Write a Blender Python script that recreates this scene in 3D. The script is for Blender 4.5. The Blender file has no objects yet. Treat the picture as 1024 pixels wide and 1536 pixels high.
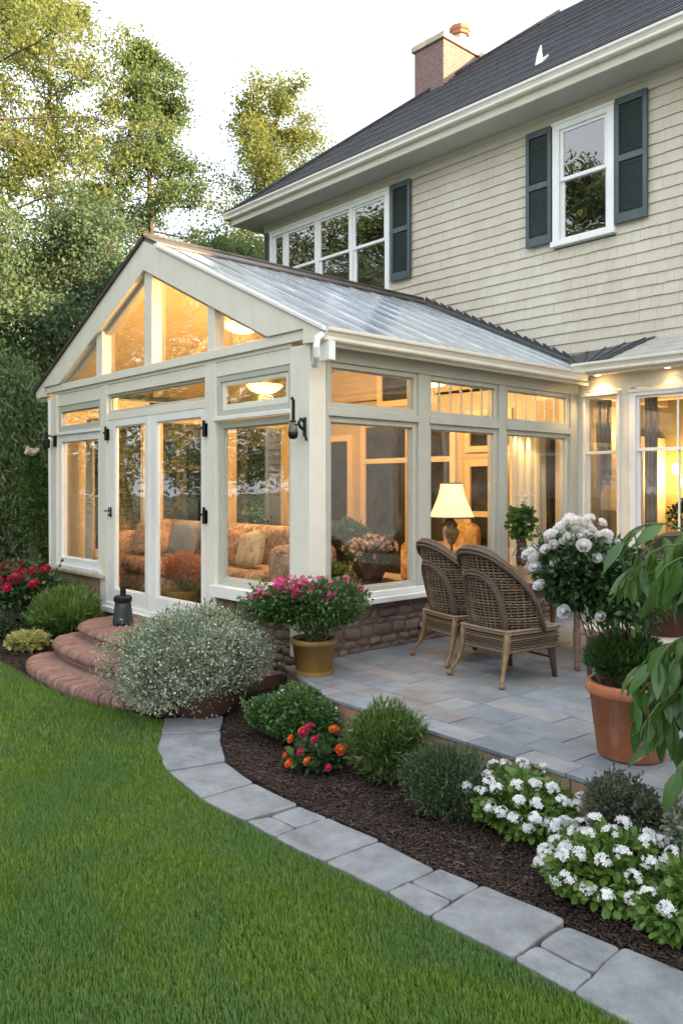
import bpy, math, random
import numpy as np
from mathutils import Vector, Matrix
R_ = math.radians
SC = bpy.context.scene
# ------------------------------------------------------------------ camera
CAMX, CAMY, EYE = 5.655, -4.783, 1.9
FX, FY = -0.7408, 0.6718
cam = bpy.data.cameras.new('camera'); camo = bpy.data.objects.new('camera', cam)
SC.collection.objects.link(camo); SC.camera = camo
camo.location = (CAMX, CAMY, EYE)
camo.rotation_euler = (R_(90), 0, math.atan2(-FX, FY))
cam.sensor_fit = 'VERTICAL'; cam.sensor_height = 36; cam.lens = 36*1212/1536
cam.shift_y = -39/1536; cam.clip_end = 1000; cam.clip_start = .05
# ------------------------------------------------------------------ light
SUN_EL, SUN_AZ = 14.5, (0.942, 0.335)
w = bpy.data.worlds.new('World'); SC.world = w; w.use_nodes = True
nt = w.node_tree; bg = nt.nodes['Background']
sky = nt.nodes.new('ShaderNodeTexSky'); sky.sky_type = 'NISHITA'; sky.sun_disc = False
sky.sun_elevation = R_(SUN_EL); sky.sun_rotation = math.atan2(SUN_AZ[0], SUN_AZ[1])
sky.air_density = 1.0; sky.dust_density = 4.0; sky.ozone_density = 1.2
tcw = nt.nodes.new('ShaderNodeTexCoord'); mpw = nt.nodes.new('ShaderNodeMapping'); mpw.inputs['Scale'].default_value = (1, 1, 2.2)
nzw = nt.nodes.new('ShaderNodeTexNoise'); nzw.inputs['Scale'].default_value = 2.6; nzw.inputs['Detail'].default_value = 6; nzw.inputs['Roughness'].default_value = .6
rpw = nt.nodes.new('ShaderNodeValToRGB'); rpw.color_ramp.elements[0].position = .36; rpw.color_ramp.elements[1].position = .56
rpw.color_ramp.elements[0].color = (1.15, 1.32, 1.65, 1); rpw.color_ramp.elements[1].color = (2.35, 2.3, 2.22, 1)
mxw = nt.nodes.new('ShaderNodeMixRGB'); mxw.inputs[0].default_value = .78     # thin high cloud over the clear sky
nt.links.new(tcw.outputs['Generated'], mpw.inputs[0]); nt.links.new(mpw.outputs[0], nzw.inputs['Vector']); nt.links.new(nzw.outputs['Fac'], rpw.inputs[0])
nt.links.new(sky.outputs[0], mxw.inputs[1]); nt.links.new(rpw.outputs[0], mxw.inputs[2])
nt.links.new(mxw.outputs[0], bg.inputs[0]); bg.inputs[1].default_value = 0.15
sl = bpy.data.lights.new('sun', 'SUN'); so = bpy.data.objects.new('sun', sl); SC.collection.objects.link(so)
sl.energy = 2.6; sl.angle = R_(.5); sl.color = (1, .74, .42)
ts = Vector((SUN_AZ[0]*math.cos(R_(SUN_EL)), SUN_AZ[1]*math.cos(R_(SUN_EL)), math.sin(R_(SUN_EL))))
so.rotation_euler = ts.to_track_quat('Z', 'Y').to_euler()
so.location = (20, 0, 20)
SC.view_settings.view_transform = 'Standard'; SC.view_settings.look = 'None'
SC.view_settings.exposure = 3.12; SC.view_settings.gamma = 1
SC.cycles.transparent_max_bounces = 24; SC.cycles.max_bounces = 8
SC.cycles.sample_clamp_indirect = 4

random.seed(7)
rng = np.random.default_rng(11)
# ------------------------------------------------------------------ helpers
def link(o, parent=None):
    SC.collection.objects.link(o)
    if parent is not None: o.parent = parent
    return o
def tag(o, label=None, cat=None, group=None, kind=None):
    if label: o['label'] = label
    if cat: o['category'] = cat
    if group: o['group'] = group
    if kind: o['kind'] = kind
    return o
def empty(name, loc=(0, 0, 0), rz=0, label=None, cat=None, group=None):
    o = bpy.data.objects.new(name, None); o.empty_display_size = .1
    o.location = loc; o.rotation_euler = (0, 0, rz); link(o)
    return tag(o, label, cat, group)
def copy_tree(o, parent=None):
    c = o.copy(); SC.collection.objects.link(c)
    if parent is not None: c.parent = parent
    for ch in list(o.children): copy_tree(ch, c)
    return c
def nrm(v): return v/np.maximum(np.linalg.norm(v, axis=-1, keepdims=True), 1e-9)
class MB:
    def __init__(s): s.v = []; s.f = []; s.m = []; s.cm = 0; s.g = []
    def add(s, vs, fs):
        n = len(s.v); s.g.append((n, len(s.f), n+len(vs), len(s.f)+len(fs))); s.v += [tuple(map(float, p)) for p in vs]
        s.f += [tuple(i+n for i in f) for f in fs]; s.m += [s.cm]*len(fs); return s
    def box(s, x0, x1, y0, y1, z0, z1):
        x0, x1 = min(x0, x1), max(x0, x1); y0, y1 = min(y0, y1), max(y0, y1); z0, z1 = min(z0, z1), max(z0, z1)
        return s.add([(x0,y0,z0),(x1,y0,z0),(x1,y1,z0),(x0,y1,z0),(x0,y0,z1),(x1,y0,z1),(x1,y1,z1),(x0,y1,z1)],
                     [(0,3,2,1),(4,5,6,7),(0,1,5,4),(1,2,6,5),(2,3,7,6),(3,0,4,7)])
    def prism(s, poly, fn0, fn1):      # poly of 2D points; fn0/fn1 map 2D point to 3D
        n = len(poly); a = [fn0(*p) for p in poly]; b = [fn1(*p) for p in poly]
        return s.add(a+b, [tuple(range(n-1, -1, -1)), tuple(range(n, 2*n))]+[(i, (i+1) % n, (i+1) % n+n, i+n) for i in range(n)])
    def tube(s, pts, r, n=6, cap=True):
        pts = [Vector(p) for p in pts]; k = len(pts)
        rs = r if hasattr(r, '__len__') else [r]*k
        t = (pts[1]-pts[0]).normalized(); ref = Vector((0, 0, 1)) if abs(t.z) < .9 else Vector((1, 0, 0))
        u = t.cross(ref).normalized(); vs = []
        for i in range(k):
            t = (pts[min(i+1, k-1)]-pts[max(i-1, 0)])
            t = t.normalized() if t.length > 1e-9 else Vector((0, 0, 1))
            u = (u-t*u.dot(t)); u = u.normalized() if u.length > 1e-6 else t.orthogonal().normalized()
            v = t.cross(u)
            for j in range(n):
                a = 2*math.pi*j/n; vs.append(pts[i]+(u*math.cos(a)+v*math.sin(a))*rs[i])
        fs = [(i*n+j, i*n+(j+1) % n, (i+1)*n+(j+1) % n, (i+1)*n+j) for i in range(k-1) for j in range(n)]
        if cap: fs += [tuple(range(n-1, -1, -1)), tuple((k-1)*n+j for j in range(n))]
        return s.add(vs, fs)
    def lathe(s, prof, c=(0, 0, 0), n=28, sx=1, sy=1):
        vs = []; k = len(prof)
        for r, z in prof:
            for j in range(n):
                a = 2*math.pi*j/n; vs.append((c[0]+r*sx*math.cos(a), c[1]+r*sy*math.sin(a), c[2]+z))
        fs = [(i*n+j, i*n+(j+1) % n, (i+1)*n+(j+1) % n, (i+1)*n+j) for i in range(k-1) for j in range(n)]
        fs += [tuple(range(n-1, -1, -1)), tuple((k-1)*n+j for j in range(n))]
        return s.add(vs, fs)
    def build(s, name, mat, parent=None, bevel=0, smooth=False, seg=2, sub=0):
        me = bpy.data.meshes.new(name); me.from_pydata(s.v, [], s.f)
        for m in (mat if isinstance(mat, (list, tuple)) else [mat]): me.materials.append(m)
        if any(s.m): me.polygons.foreach_set('material_index', s.m)
        me.update(); o = link(bpy.data.objects.new(name, me), parent)
        if smooth: me.polygons.foreach_set('use_smooth', [True]*len(me.polygons))
        if bevel:
            b = o.modifiers.new('b', 'BEVEL'); b.width = bevel; b.segments = seg; b.limit_method = 'ANGLE'; b.angle_limit = R_(35)
        if sub:
            b = o.modifiers.new('s', 'SUBSURF'); b.levels = sub; b.render_levels = sub
        return o
def _each(s, name, mat, parent=None, **kw):
    out = []; used = 0
    for (v0, f0, v1, f1) in s.g:
        m = MB(); m.v = s.v[v0:v1]; m.f = [tuple(i-v0 for i in f) for f in s.f[f0:f1]]; m.m = s.m[f0:f1]; out.append(m.build(name, mat, parent, **kw))
    return out
MB.each = _each
def np_mesh(name, V, Fs, mat, parent=None, smooth=False):
    """V (n,3); Fs int array (m,k)"""
    me = bpy.data.meshes.new(name); m, k = Fs.shape
    me.vertices.add(len(V)); me.vertices.foreach_set('co', V.astype(np.float32).ravel())
    me.loops.add(m*k); me.loops.foreach_set('vertex_index', Fs.astype(np.int32).ravel())
    me.polygons.add(m); me.polygons.foreach_set('loop_start', np.arange(0, m*k, k, dtype=np.int32))
    try: me.polygons.foreach_set('loop_total', np.full(m, k, dtype=np.int32))
    except Exception: pass
    if smooth: me.polygons.foreach_set('use_smooth', np.ones(m, dtype=bool))
    for q in (mat if isinstance(mat, (list, tuple)) else [mat]): me.materials.append(q)
    me.update(calc_edges=True)
    return link(bpy.data.objects.new(name, me), parent)
def scatter_arrays(T, Tf, pos, rot, sc):
    N = len(pos); T = np.asarray(T, float); Tf = np.asarray(Tf, int)
    sc = np.asarray(sc, float).reshape(N, -1)
    L = T[None]*(sc[:, None, :] if sc.shape[1] == 3 else sc[:, None, :1])
    V = np.einsum('nij,nkj->nki', rot, L)+pos[:, None, :]
    F = (Tf[None]+(np.arange(N)*len(T))[:, None, None]).reshape(-1, Tf.shape[1])
    return V.reshape(-1, 3), F
def scatter(name, T, Tf, pos, rot, sc, mat, parent=None):
    V, F = scatter_arrays(T, Tf, pos, rot, sc)
    return np_mesh(name, V, F, mat, parent)
def basis(d, up=None, jit=.5):
    """columns x,y,z ; y = d (leaf axis), z = roughly up"""
    d = nrm(d); N = len(d)
    u = np.tile(np.array([0, 0, 1.]), (N, 1)) if up is None else up
    u = u+rng.normal(0, jit, (N, 3)); x = nrm(np.cross(d, u)); z = np.cross(x, d)
    return np.stack([x, d, z], axis=2)
LEAF = ([(0,0,0), (-.28,.42,.07), (0,1,-.03), (.28,.42,.07)], [(0,2,1), (0,3,2)])
LEAFN = ([(0,0,0), (-.11,.45,.03), (0,1,-.05), (.11,.45,.03)], [(0,2,1), (0,3,2)])
LEAFR = ([(0,0,0), (-.33,.3,.05), (-.28,.75,.05), (0,1,-.04), (.28,.75,.05), (.33,.3,.05)], [(0,3,2,1), (0,5,4,3)])
BIG = ([(0,0,0),(-.11,.2,.03),(-.16,.45,.02),(-.1,.75,-.06),(0,1,-.2),(.1,.75,-.06),(.16,.45,.02),(.11,.2,.03),(0,.2,-.01),(0,.45,-.03),(0,.75,-.1)],
       [(0,8,1,1),(0,7,8,8),(8,9,2,1),(7,6,9,8),(9,10,3,2),(6,5,10,9),(10,4,3,3),(5,4,10,10)])
def petals(n, r=.5, cup=.25, wid=.8):
    V = [(0,0,0)]; F = []
    for i in range(n):
        a = 2*math.pi*i/n; w2 = math.pi/n*wid
        k = len(V)
        V += [(r*.7*math.cos(a-w2), r*.7*math.sin(a-w2), cup*.5), (r*math.cos(a), r*math.sin(a), cup), (r*.7*math.cos(a+w2), r*.7*math.sin(a+w2), cup*.5)]
        F.append((0, k, k+1, k+2))
    return V, F
def rosehead():
    V = []; F = []
    for ring, (n, r, z, h) in enumerate(((6,.5,0,.28), (6,.38,.08,.32), (5,.24,.15,.32), (4,.1,.2,.3))):
        for i in range(n):
            a = 2*math.pi*(i+ring*.37)/n; w2 = math.pi/n*1.15; k = len(V)
            for aa, rr, zz in ((a-w2,r*.6,z), (a+w2,r*.6,z), (a+w2*.8,r,z+h*.75), (a-w2*.8,r,z+h*.75)):
                V.append((rr*math.cos(aa), rr*math.sin(aa), zz))
            V.append((r*.95*math.cos(a), r*.95*math.sin(a), z+h))
            F += [(k, k+1, k+2, k+3), (k+3, k+2, k+4, k+4)]
    k = len(V); V += [(.27*math.cos(a_), .27*math.sin(a_), .33) for a_ in (0, 1.57, 3.14, 4.71)]+[(0, 0, .5), (0, 0, .2)]
    for i in range(4): F += [(k+i, k+(i+1) % 4, k+4, k+4), (k+(i+1) % 4, k+i, k+5, k+5)]
    return V, F
F5 = petals(5, .5, .12); F6 = petals(6, .5, .3); ROSE = rosehead()
def fixtri(F):  # quads with repeated last index -> kept; Blender dislikes degenerate: split instead
    return F
# ------------------------------------------------------------------ materials
class NT:
    def __init__(s, name):
        s.m = bpy.data.materials.new(name); s.m.use_nodes = True; s.t = s.m.node_tree
        s.b = s.t.nodes['Principled BSDF']; s.tc = None
    def n(s, t, **kw):
        x = s.t.nodes.new(t)
        for k, v in kw.items():
            if k.startswith('i_'):
                x.inputs[k[2:].replace('_', ' ')].default_value = v
            else: setattr(x, k, v)
        return x
    def l(s, a, b): s.t.links.new(a, b)
    def co(s, scale=(1, 1, 1), rot=(0, 0, 0), src='Object'):
        if s.tc is None: s.tc = s.n('ShaderNodeTexCoord')
        mp = s.n('ShaderNodeMapping'); mp.inputs['Scale'].default_value = scale; mp.inputs['Rotation'].default_value = rot
        s.l(s.tc.outputs[src], mp.inputs[0]); return mp.outputs[0]
    def noise(s, vec, scale, detail=4, rough=.55, dist=0):
        x = s.n('ShaderNodeTexNoise'); x.inputs['Scale'].default_value = scale; x.inputs['Detail'].default_value = detail
        x.inputs['Roughness'].default_value = rough; x.inputs['Distortion'].default_value = dist
        s.l(vec, x.inputs['Vector']); return x.outputs['Fac']
    def ramp(s, fac, stops, interp='LINEAR'):
        x = s.n('ShaderNodeValToRGB'); e = x.color_ramp; e.interpolation = interp
        while len(e.elements) < len(stops): e.elements.new(.5)
        for el, (p, c) in zip(e.elements, stops): el.position = p; el.color = (*c, 1) if len(c) == 3 else c
        s.l(fac, x.inputs[0]); return x.outputs[0]
    def mix(s, f, a, b, mode='MIX'):
        x = s.n('ShaderNodeMixRGB', blend_type=mode)
        for v, k in ((f, 0), (a, 1), (b, 2)):
            if hasattr(v, 'is_linked') or hasattr(v, 'links'): s.l(v, x.inputs[k])
            else: x.inputs[k].default_value = v if k == 0 else ((*v, 1) if len(v) == 3 else v)
        return x.outputs[0]
    def bump(s, h, strength=.3, dist=.01, prev=None):
        x = s.n('ShaderNodeBump'); x.inputs['Strength'].default_value = strength; x.inputs['Distance'].default_value = dist
        s.l(h, x.inputs['Height'])
        if prev is not None: s.l(prev, x.inputs['Normal'])
        s.l(x.outputs[0], s.b.inputs['Normal']); return x.outputs[0]
    def col(s, c):
        if hasattr(c, 'links'): s.l(c, s.b.inputs['Base Color'])
        else: s.b.inputs['Base Color'].default_value = (*c, 1)
    def p(s, **kw):
        for k, v in kw.items(): s.b.inputs[k.replace('_', ' ')].default_value = v
        return s
def painted(name, c, var=.08, rough=.45, scale=3, dirt=(.30, .27, .2), dirtamt=.25):
    n = NT(name); v = n.co()
    f = n.noise(v, scale, 6, .6); lo = tuple(x*(1-var) for x in c); hi = tuple(min(1, x*(1+var)) for x in c)
    base = n.ramp(f, [(.3, lo), (.7, hi)])
    dirtamt = min(1, dirtamt*1.8); g = n.noise(n.co((1, 1, .18)), 8, 8, .75); gm = n.ramp(g, [(.52, (0, 0, 0)), (.8, (dirtamt,)*3)])
    n.col(n.mix(gm, base, dirt)); n.p(Roughness=rough)
    n.bump(n.noise(v, 60, 3), .06, .004); return n.m
def simple(name, c, rough=.5, metal=0, var=.1, scale=8, bumps=.1, bs=40):
    n = NT(name); v = n.co(); f = n.noise(v, scale, 5, .6)
    n.col(n.ramp(f, [(.3, tuple(x*(1-var) for x in c)), (.7, tuple(min(1, x*(1+var)) for x in c))]))
    n.p(Roughness=rough, Metallic=metal)
    if bumps: n.bump(n.noise(v, bs, 4), bumps, .005)
    return n.m
def leafmat(name, cols, rough=.45, trans=.35, vein=0):
    n = NT(name); g = n.n('ShaderNodeNewGeometry')
    k = len(cols); c = n.ramp(g.outputs['Random Per Island'], [((i+.5)/k, q) for i, q in enumerate(cols)])
    big = n.noise(n.co(), 1.3, 3)
    c2 = n.mix(.35, c, n.ramp(big, [(.35, tuple(x*.6 for x in cols[0])), (.65, tuple(min(1, x*1.3) for x in cols[-1]))]))
    n.col(c2); n.p(Roughness=rough)
    tr = n.n('ShaderNodeBsdfTranslucent'); mx = n.n('ShaderNodeMixShader'); mx.inputs[0].default_value = trans
    n.l(c2, tr.inputs[0]); n.l(n.b.outputs[0], mx.inputs[1]); n.l(tr.outputs[0], mx.inputs[2])
    n.l(mx.outputs[0], n.t.nodes['Material Output'].inputs[0]); return n.m
def grassmat(name, cols, rough=.55, trans=.4):
    n = NT(name); g = n.n('ShaderNodeNewGeometry'); k = len(cols)
    c = n.ramp(g.outputs['Random Per Island'], [((i+.5)/k, q) for i, q in enumerate(cols)])
    a = n.noise(n.co((1, 1.6, 1)), 1.1, 5, .6, .6); b = n.noise(n.co(), 5, 4, .6)
    c = n.mix(n.ramp(a, [(.42, (0, 0, 0)), (.6, (.65,)*3)]), c, (.115, .225, .065)); c = n.mix(n.ramp(b, [(.55, (0, 0, 0)), (.75, (.5,)*3)]), c, (.14, .19, .06))
    n.col(c); n.p(Roughness=rough); tr = n.n('ShaderNodeBsdfTranslucent'); mx = n.n('ShaderNodeMixShader'); mx.inputs[0].default_value = trans
    n.l(c, tr.inputs[0]); n.l(n.b.outputs[0], mx.inputs[1]); n.l(tr.outputs[0], mx.inputs[2]); n.l(mx.outputs[0], n.t.nodes['Material Output'].inputs[0]); return n.m
def glass(name, ior=1.5, tint=(1, 1, 1), rough=0.0):
    n = NT(name); t = n.t; t.nodes.remove(n.b)
    fr = n.n('ShaderNodeFresnel'); ge = n.n('ShaderNodeNewGeometry'); mr = n.n('ShaderNodeMapRange')   # same index on both faces of the pane
    mr.inputs['To Min'].default_value = ior; mr.inputs['To Max'].default_value = 1/ior; n.l(ge.outputs['Backfacing'], mr.inputs[0]); n.l(mr.outputs[0], fr.inputs[0])
    tr = n.n('ShaderNodeBsdfTransparent'); tr.inputs[0].default_value = (*tint, 1)
    gl = n.n('ShaderNodeBsdfGlossy'); gl.inputs['Roughness'].default_value = rough
    # slight waviness of old panes
    nz = n.noise(n.co(), 1.6, 2); bp = n.n('ShaderNodeBump'); bp.inputs['Strength'].default_value = .25; bp.inputs['Distance'].default_value = .01
    n.l(nz, bp.inputs['Height']); n.l(bp.outputs[0], gl.inputs['Normal'])
    mx = n.n('ShaderNodeMixShader'); n.l(fr.outputs[0], mx.inputs[0]); n.l(tr.outputs[0], mx.inputs[1]); n.l(gl.outputs[0], mx.inputs[2])
    n.l(mx.outputs[0], t.nodes['Material Output'].inputs[0]); return n.m
def emit(name, c, s):
    n = NT(name); n.b.inputs['Base Color'].default_value = (*c, 1); n.b.inputs['Emission Color'].default_value = (*c, 1); n.b.inputs['Emission Strength'].default_value = s
    return n.m
M = {}
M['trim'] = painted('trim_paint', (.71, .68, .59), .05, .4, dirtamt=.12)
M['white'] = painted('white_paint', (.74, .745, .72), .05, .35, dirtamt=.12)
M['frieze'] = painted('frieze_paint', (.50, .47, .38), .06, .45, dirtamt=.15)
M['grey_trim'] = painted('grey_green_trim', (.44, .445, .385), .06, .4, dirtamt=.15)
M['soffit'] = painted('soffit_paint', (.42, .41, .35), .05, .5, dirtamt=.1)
M['inner'] = painted('interior_paint', (.52, .43, .28), .05, .6, dirtamt=.06)
M['inner_trim'] = painted('interior_trim', (.72, .62, .42), .04, .5, dirtamt=.05)
def siding_mat():
    n = NT('cedar_siding'); 
    g = n.n('ShaderNodeNewGeometry'); brc = n.ramp(g.outputs['Random Per Island'], [(.1, (.46, .425, .335)), (.35, (.53, .495, .40)), (.6, (.50, .465, .375)), (.9, (.575, .54, .445))])
    br = n.n('ShaderNodeTexBrick'); br.offset = .37; br.inputs['Scale'].default_value = 1; br.inputs['Mortar Size'].default_value = .0035
    br.inputs['Brick Width'].default_value = .19; br.inputs['Row Height'].default_value = .145; br.inputs['Bias'].default_value = 0
    br.inputs['Color1'].default_value = (.44, .41, .325, 1); br.inputs['Color2'].default_value = (.54, .505, .41, 1); br.inputs['Mortar'].default_value = (.30, .275, .21, 1)
    n.l(n.co((1, 1, 1), (R_(90), 0, 0)), br.inputs[0])
    st = n.noise(n.co((14, 14, .7)), 3, 6, .65)
    c = n.mix(.45, brc, n.ramp(st, [(.3, (.38, .345, .26)), (.5, (.53, .495, .40)), (.72, (.60, .57, .48))]))
    bl = n.noise(n.co((1, 1, .6)), 1.1, 5, .6); n.col(n.mix(.35, c, n.ramp(bl, [(.3, (.4, .35, .25)), (.7, (.62, .58, .47))])))
    n.p(Roughness=.75); n.bump(st, .25, .006); return n.m
M['siding'] = siding_mat()
def shingle_mat():
    n = NT('roof_shingle'); g = n.n('ShaderNodeNewGeometry')
    br = n.n('ShaderNodeTexBrick'); br.offset = .5; br.inputs['Scale'].default_value = 1; br.inputs['Mortar Size'].default_value = .006
    br.inputs['Brick Width'].default_value = .2; br.inputs['Row Height'].default_value = .13
    br.inputs['Color1'].default_value = (.012, .014, .019, 1); br.inputs['Color2'].default_value = (.034, .037, .045, 1); br.inputs['Mortar'].default_value = (.006, .006, .008, 1)
    n.l(n.co((1, 1, 1)), br.inputs[0])
    f = n.noise(n.co(), 7, 6, .7)
    n.col(n.mix(.5, br.outputs[0], n.ramp(f, [(.3, (.012, .013, .017)), (.7, (.05, .053, .062))]))); n.p(Roughness=.8)
    n.bump(n.noise(n.co(), 160, 2), .5, .004); return n.m
M['shingle'] = shingle_mat()
M['flash'] = simple('lead_flashing', (.05, .055, .065), .45, .3, .35, 9)
def roofpanel():
    n = NT('roof_metal'); v = n.co((1, 1, 1)); f = n.noise(n.co((1.0, 6, 1)), 1.5, 6, .6); g = n.noise(n.co((3, 1, 1)), 2.3, 5, .7)
    c = n.ramp(f, [(.25, (.27, .31, .35)), (.5, (.43, .48, .52)), (.75, (.62, .66, .67))])
    n.col(n.mix(n.ramp(g, [(.55, (0, 0, 0)), (.75, (.55,)*3)]), c, (.16, .13, .10)))
    n.p(Roughness=.16, Metallic=.45); n.bump(n.noise(n.co((1, 4, 1)), 3, 3), .25, .02); return n.m
M['roofpanel'] = roofpanel()
M['ridge'] = simple('weathered_ridge_metal', (.06, .048, .04), .5, .3, .5, 6)
M['shutter'] = painted('shutter_paint', (.052, .078, .082), .12, .45, dirtamt=.1)
M['glass'] = glass('window_glass', 1.8)
M['glass_up'] = glass('coated_glass', 1.9)
M['black'] = simple('black_iron', (.012, .012, .013), .4, .5, .3)
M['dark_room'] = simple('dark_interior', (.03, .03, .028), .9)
def brickm(name, c1, c2, mor, sc=1, w=.2, h=.065, rot=(R_(90), 0, 0), ms=.012):
    n = NT(name); br = n.n('ShaderNodeTexBrick'); br.inputs['Scale'].default_value = sc; br.inputs['Mortar Size'].default_value = ms; br.inputs['Mortar Smooth'].default_value = .3
    br.inputs['Brick Width'].default_value = w; br.inputs['Row Height'].default_value = h
    br.inputs['Color1'].default_value = (*c1, 1); br.inputs['Color2'].default_value = (*c2, 1); br.inputs['Mortar'].default_value = (*mor, 1)
    n.l(n.co((1, 1, 1), rot), br.inputs[0]); f = n.noise(n.co(), 14, 6, .7)
    n.col(n.mix(.55, br.outputs[0], n.ramp(f, [(.3, tuple(x*.5 for x in c1)), (.6, c2), (.8, tuple(min(1, x*1.6) for x in mor))])))
    n.p(Roughness=.85); b = n.bump(br.outputs['Fac'], -.5, .01); n.bump(f, .5, .01, b); return n.m
M['chim'] = brickm('chimney_brick', (.145, .085, .08), (.21, .125, .11), (.24, .19, .18))
M['stonecap'] = simple('cap_stone', (.42, .36, .27), .8, 0, .25, 9, .4)
M['terra'] = painted('terracotta', (.36, .12, .05), .2, .8, 5, (.45, .36, .28), .55)
M['terra2'] = simple('chimney_terracotta', (.30, .12, .07), .8, 0, .2, 9, .3)
M['mustard'] = painted('mustard_glaze', (.27, .165, .05), .25, .4, 5, (.10, .07, .03), .6)
M['brownpot'] = simple('brown_clay', (.06, .024, .017), .6, 0, .35, 5, .4, 20)
def randisl(name, cols, rough=.8, bs=25, bstr=.5, mixn=.4, scale=9):
    n = NT(name); g = n.n('ShaderNodeNewGeometry'); k = len(cols)
    c = n.ramp(g.outputs['Random Per Island'], [((i+.5)/k, q) for i, q in enumerate(cols)], 'CONSTANT')
    f = n.noise(n.co(), scale, 7, .7)
    av = tuple(sum(q[i] for q in cols)/k for i in range(3))
    n.col(n.mix(mixn, c, n.ramp(f, [(.3, tuple(x*.45 for x in av)), (.7, tuple(min(1, x*1.6) for x in av))])))
    n.p(Roughness=rough); n.bump(n.noise(n.co(), bs, 6, .7), bstr, .012); return n.m
M['rubble'] = randisl('rubble_stone', [(.13, .085, .065), (.20, .13, .095), (.09, .07, .06), (.24, .165, .11), (.16, .09, .075), (.12, .1, .085)])
M['mortar'] = simple('mortar', (.10, .085, .07), .95, 0, .3, 20, .5)
M['plinth'] = simple('tan_plinth', (.30, .21, .12), .85, 0, .25, 6, .4)
M['brickstep'] = randisl('step_brick', [(.21, .105, .08), (.27, .15, .11), (.16, .085, .07), (.30, .19, .15), (.19, .12, .10), (.14, .09, .08)], .9, 40, 1.0, .55, 12)
M['slab'] = randisl('path_bluestone', [(.20, .215, .23), (.15, .165, .18), (.23, .24, .25), (.175, .185, .195), (.19, .185, .175), (.215, .235, .225)], .75, 30, .9, .62, 6)
M['slate'] = randisl('patio_slate', [(.21, .25, .295), (.16, .195, .24), (.27, .30, .335), (.24, .25, .26), (.18, .205, .23), (.23, .265, .265), (.30, .31, .31), (.255,.225,.20)], .42, 22, .4, .45, 5)
M['grout'] = simple('grout', (.10, .10, .095), .95)
M['riser'] = simple('riser_stone', (.34, .23, .145), .85, 0, .25, 5, .4)
M['soil'] = simple('soil', (.022, .014, .010), .95, 0, .5, 20, .9, 45)
M['ground'] = simple('garden_ground', (.03, .045, .015), .95, 0, .5, 1, .5)
M['mulch'] = randisl('mulch_chips', [(.030, .016, .010), (.05, .028, .018), (.018, .010, .008), (.075, .045, .03), (.035, .018, .012), (.024, .014, .01), (.12, .085, .06)], .9, 60, .3, .2)
M['bark'] = simple('bark', (.075, .06, .045), .9, 0, .4, 9, .8, 25)
M['stem'] = simple('green_stem', (.07, .10, .03), .6, 0, .3)
M['wood_stem'] = simple('woody_stem', (.14, .11, .075), .85, 0, .4, 12, .5)
# wicker
M['wicker'] = randisl('wicker_strand', [(.15, .10, .06), (.21, .15, .095), (.10, .065, .04), (.27, .20, .13)], .55, 90, .4, .35, 30)
M['wicker_rim'] = randisl('wicker_rim', [(.095, .065, .045), (.12, .085, .06), (.075, .05, .033)], .6, 70, .6, .4, 40)
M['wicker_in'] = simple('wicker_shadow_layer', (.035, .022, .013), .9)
M['leg'] = simple('gilded_cane', (.20, .125, .055), .45, 0, .4, 14, .4, 50)
M['wood'] = None
def woodm(name, c1, c2, rough=.4):
    n = NT(name); f = n.noise(n.co((1, 9, 9)), 3, 6, .65, 1.5); n.col(n.ramp(f, [(.3, c1), (.7, c2)])); n.p(Roughness=rough); n.bump(f, .15, .004); return n.m
M['wood'] = woodm('table_wood', (.13, .08, .055), (.24, .155, .11), .3)
M['darkwood'] = woodm('dark_wood', (.03, .018, .012), (.07, .04, .025), .4)
M['floor'] = woodm('floor_boards', (.16, .09, .045), (.26, .15, .075), .35)
def floral(name, base, c2, c3, sc=9):
    n = NT(name); v = n.co(); vo = n.n('ShaderNodeTexVoronoi'); vo.inputs['Scale'].default_value = sc*2
    d = n.noise(v, sc, 3); mp = n.mix(.25, v, d); n.l(mp, vo.inputs['Vector'])
    f = n.noise(v, sc*.8, 6, .7, 1)
    c = n.ramp(f, [(.42, c3), (.47, base), (.53, base), (.57, c2)])
    c2_ = n.ramp(vo.outputs['Distance'], [(.18, tuple(x*.5 for x in c3)), (.3, base), (.5, c2)])
    n.col(n.mix(.4, c, c2_)); n.p(Roughness=.9); n.bump(n.noise(v, 200, 2), .3, .004); return n.m
M['sofa'] = floral('floral_upholstery', (.20, .10, .055), (.50, .40, .27), (.05, .035, .02), 12)
M['pil_red'] = floral('rust_floral', (.32, .12, .05), (.45, .3, .16), (.09, .02, .015), 8)
M['pil_cream'] = floral('cream_floral', (.50, .42, .28), (.56, .5, .36), (.28, .2, .11), 8)
M['pil_blue'] = simple('grey_blue_fabric', (.20, .22, .23), .9, 0, .15, 10, .3, 150)
M['throw'] = floral('throw_fabric', (.38, .19, .09), (.52, .36, .22), (.14, .06, .035), 12)
M['chairfab'] = floral('gold_floral', (.44, .26, .08), (.55, .40, .17), (.18, .09, .03), 10)
M['curtain'] = simple('curtain_linen', (.48, .42, .31), .9, 0, .12, 6, .2, 60)
M['drape'] = simple('dark_drape', (.20, .17, .13), .9, 0, .2, 6, .2, 60)
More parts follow.
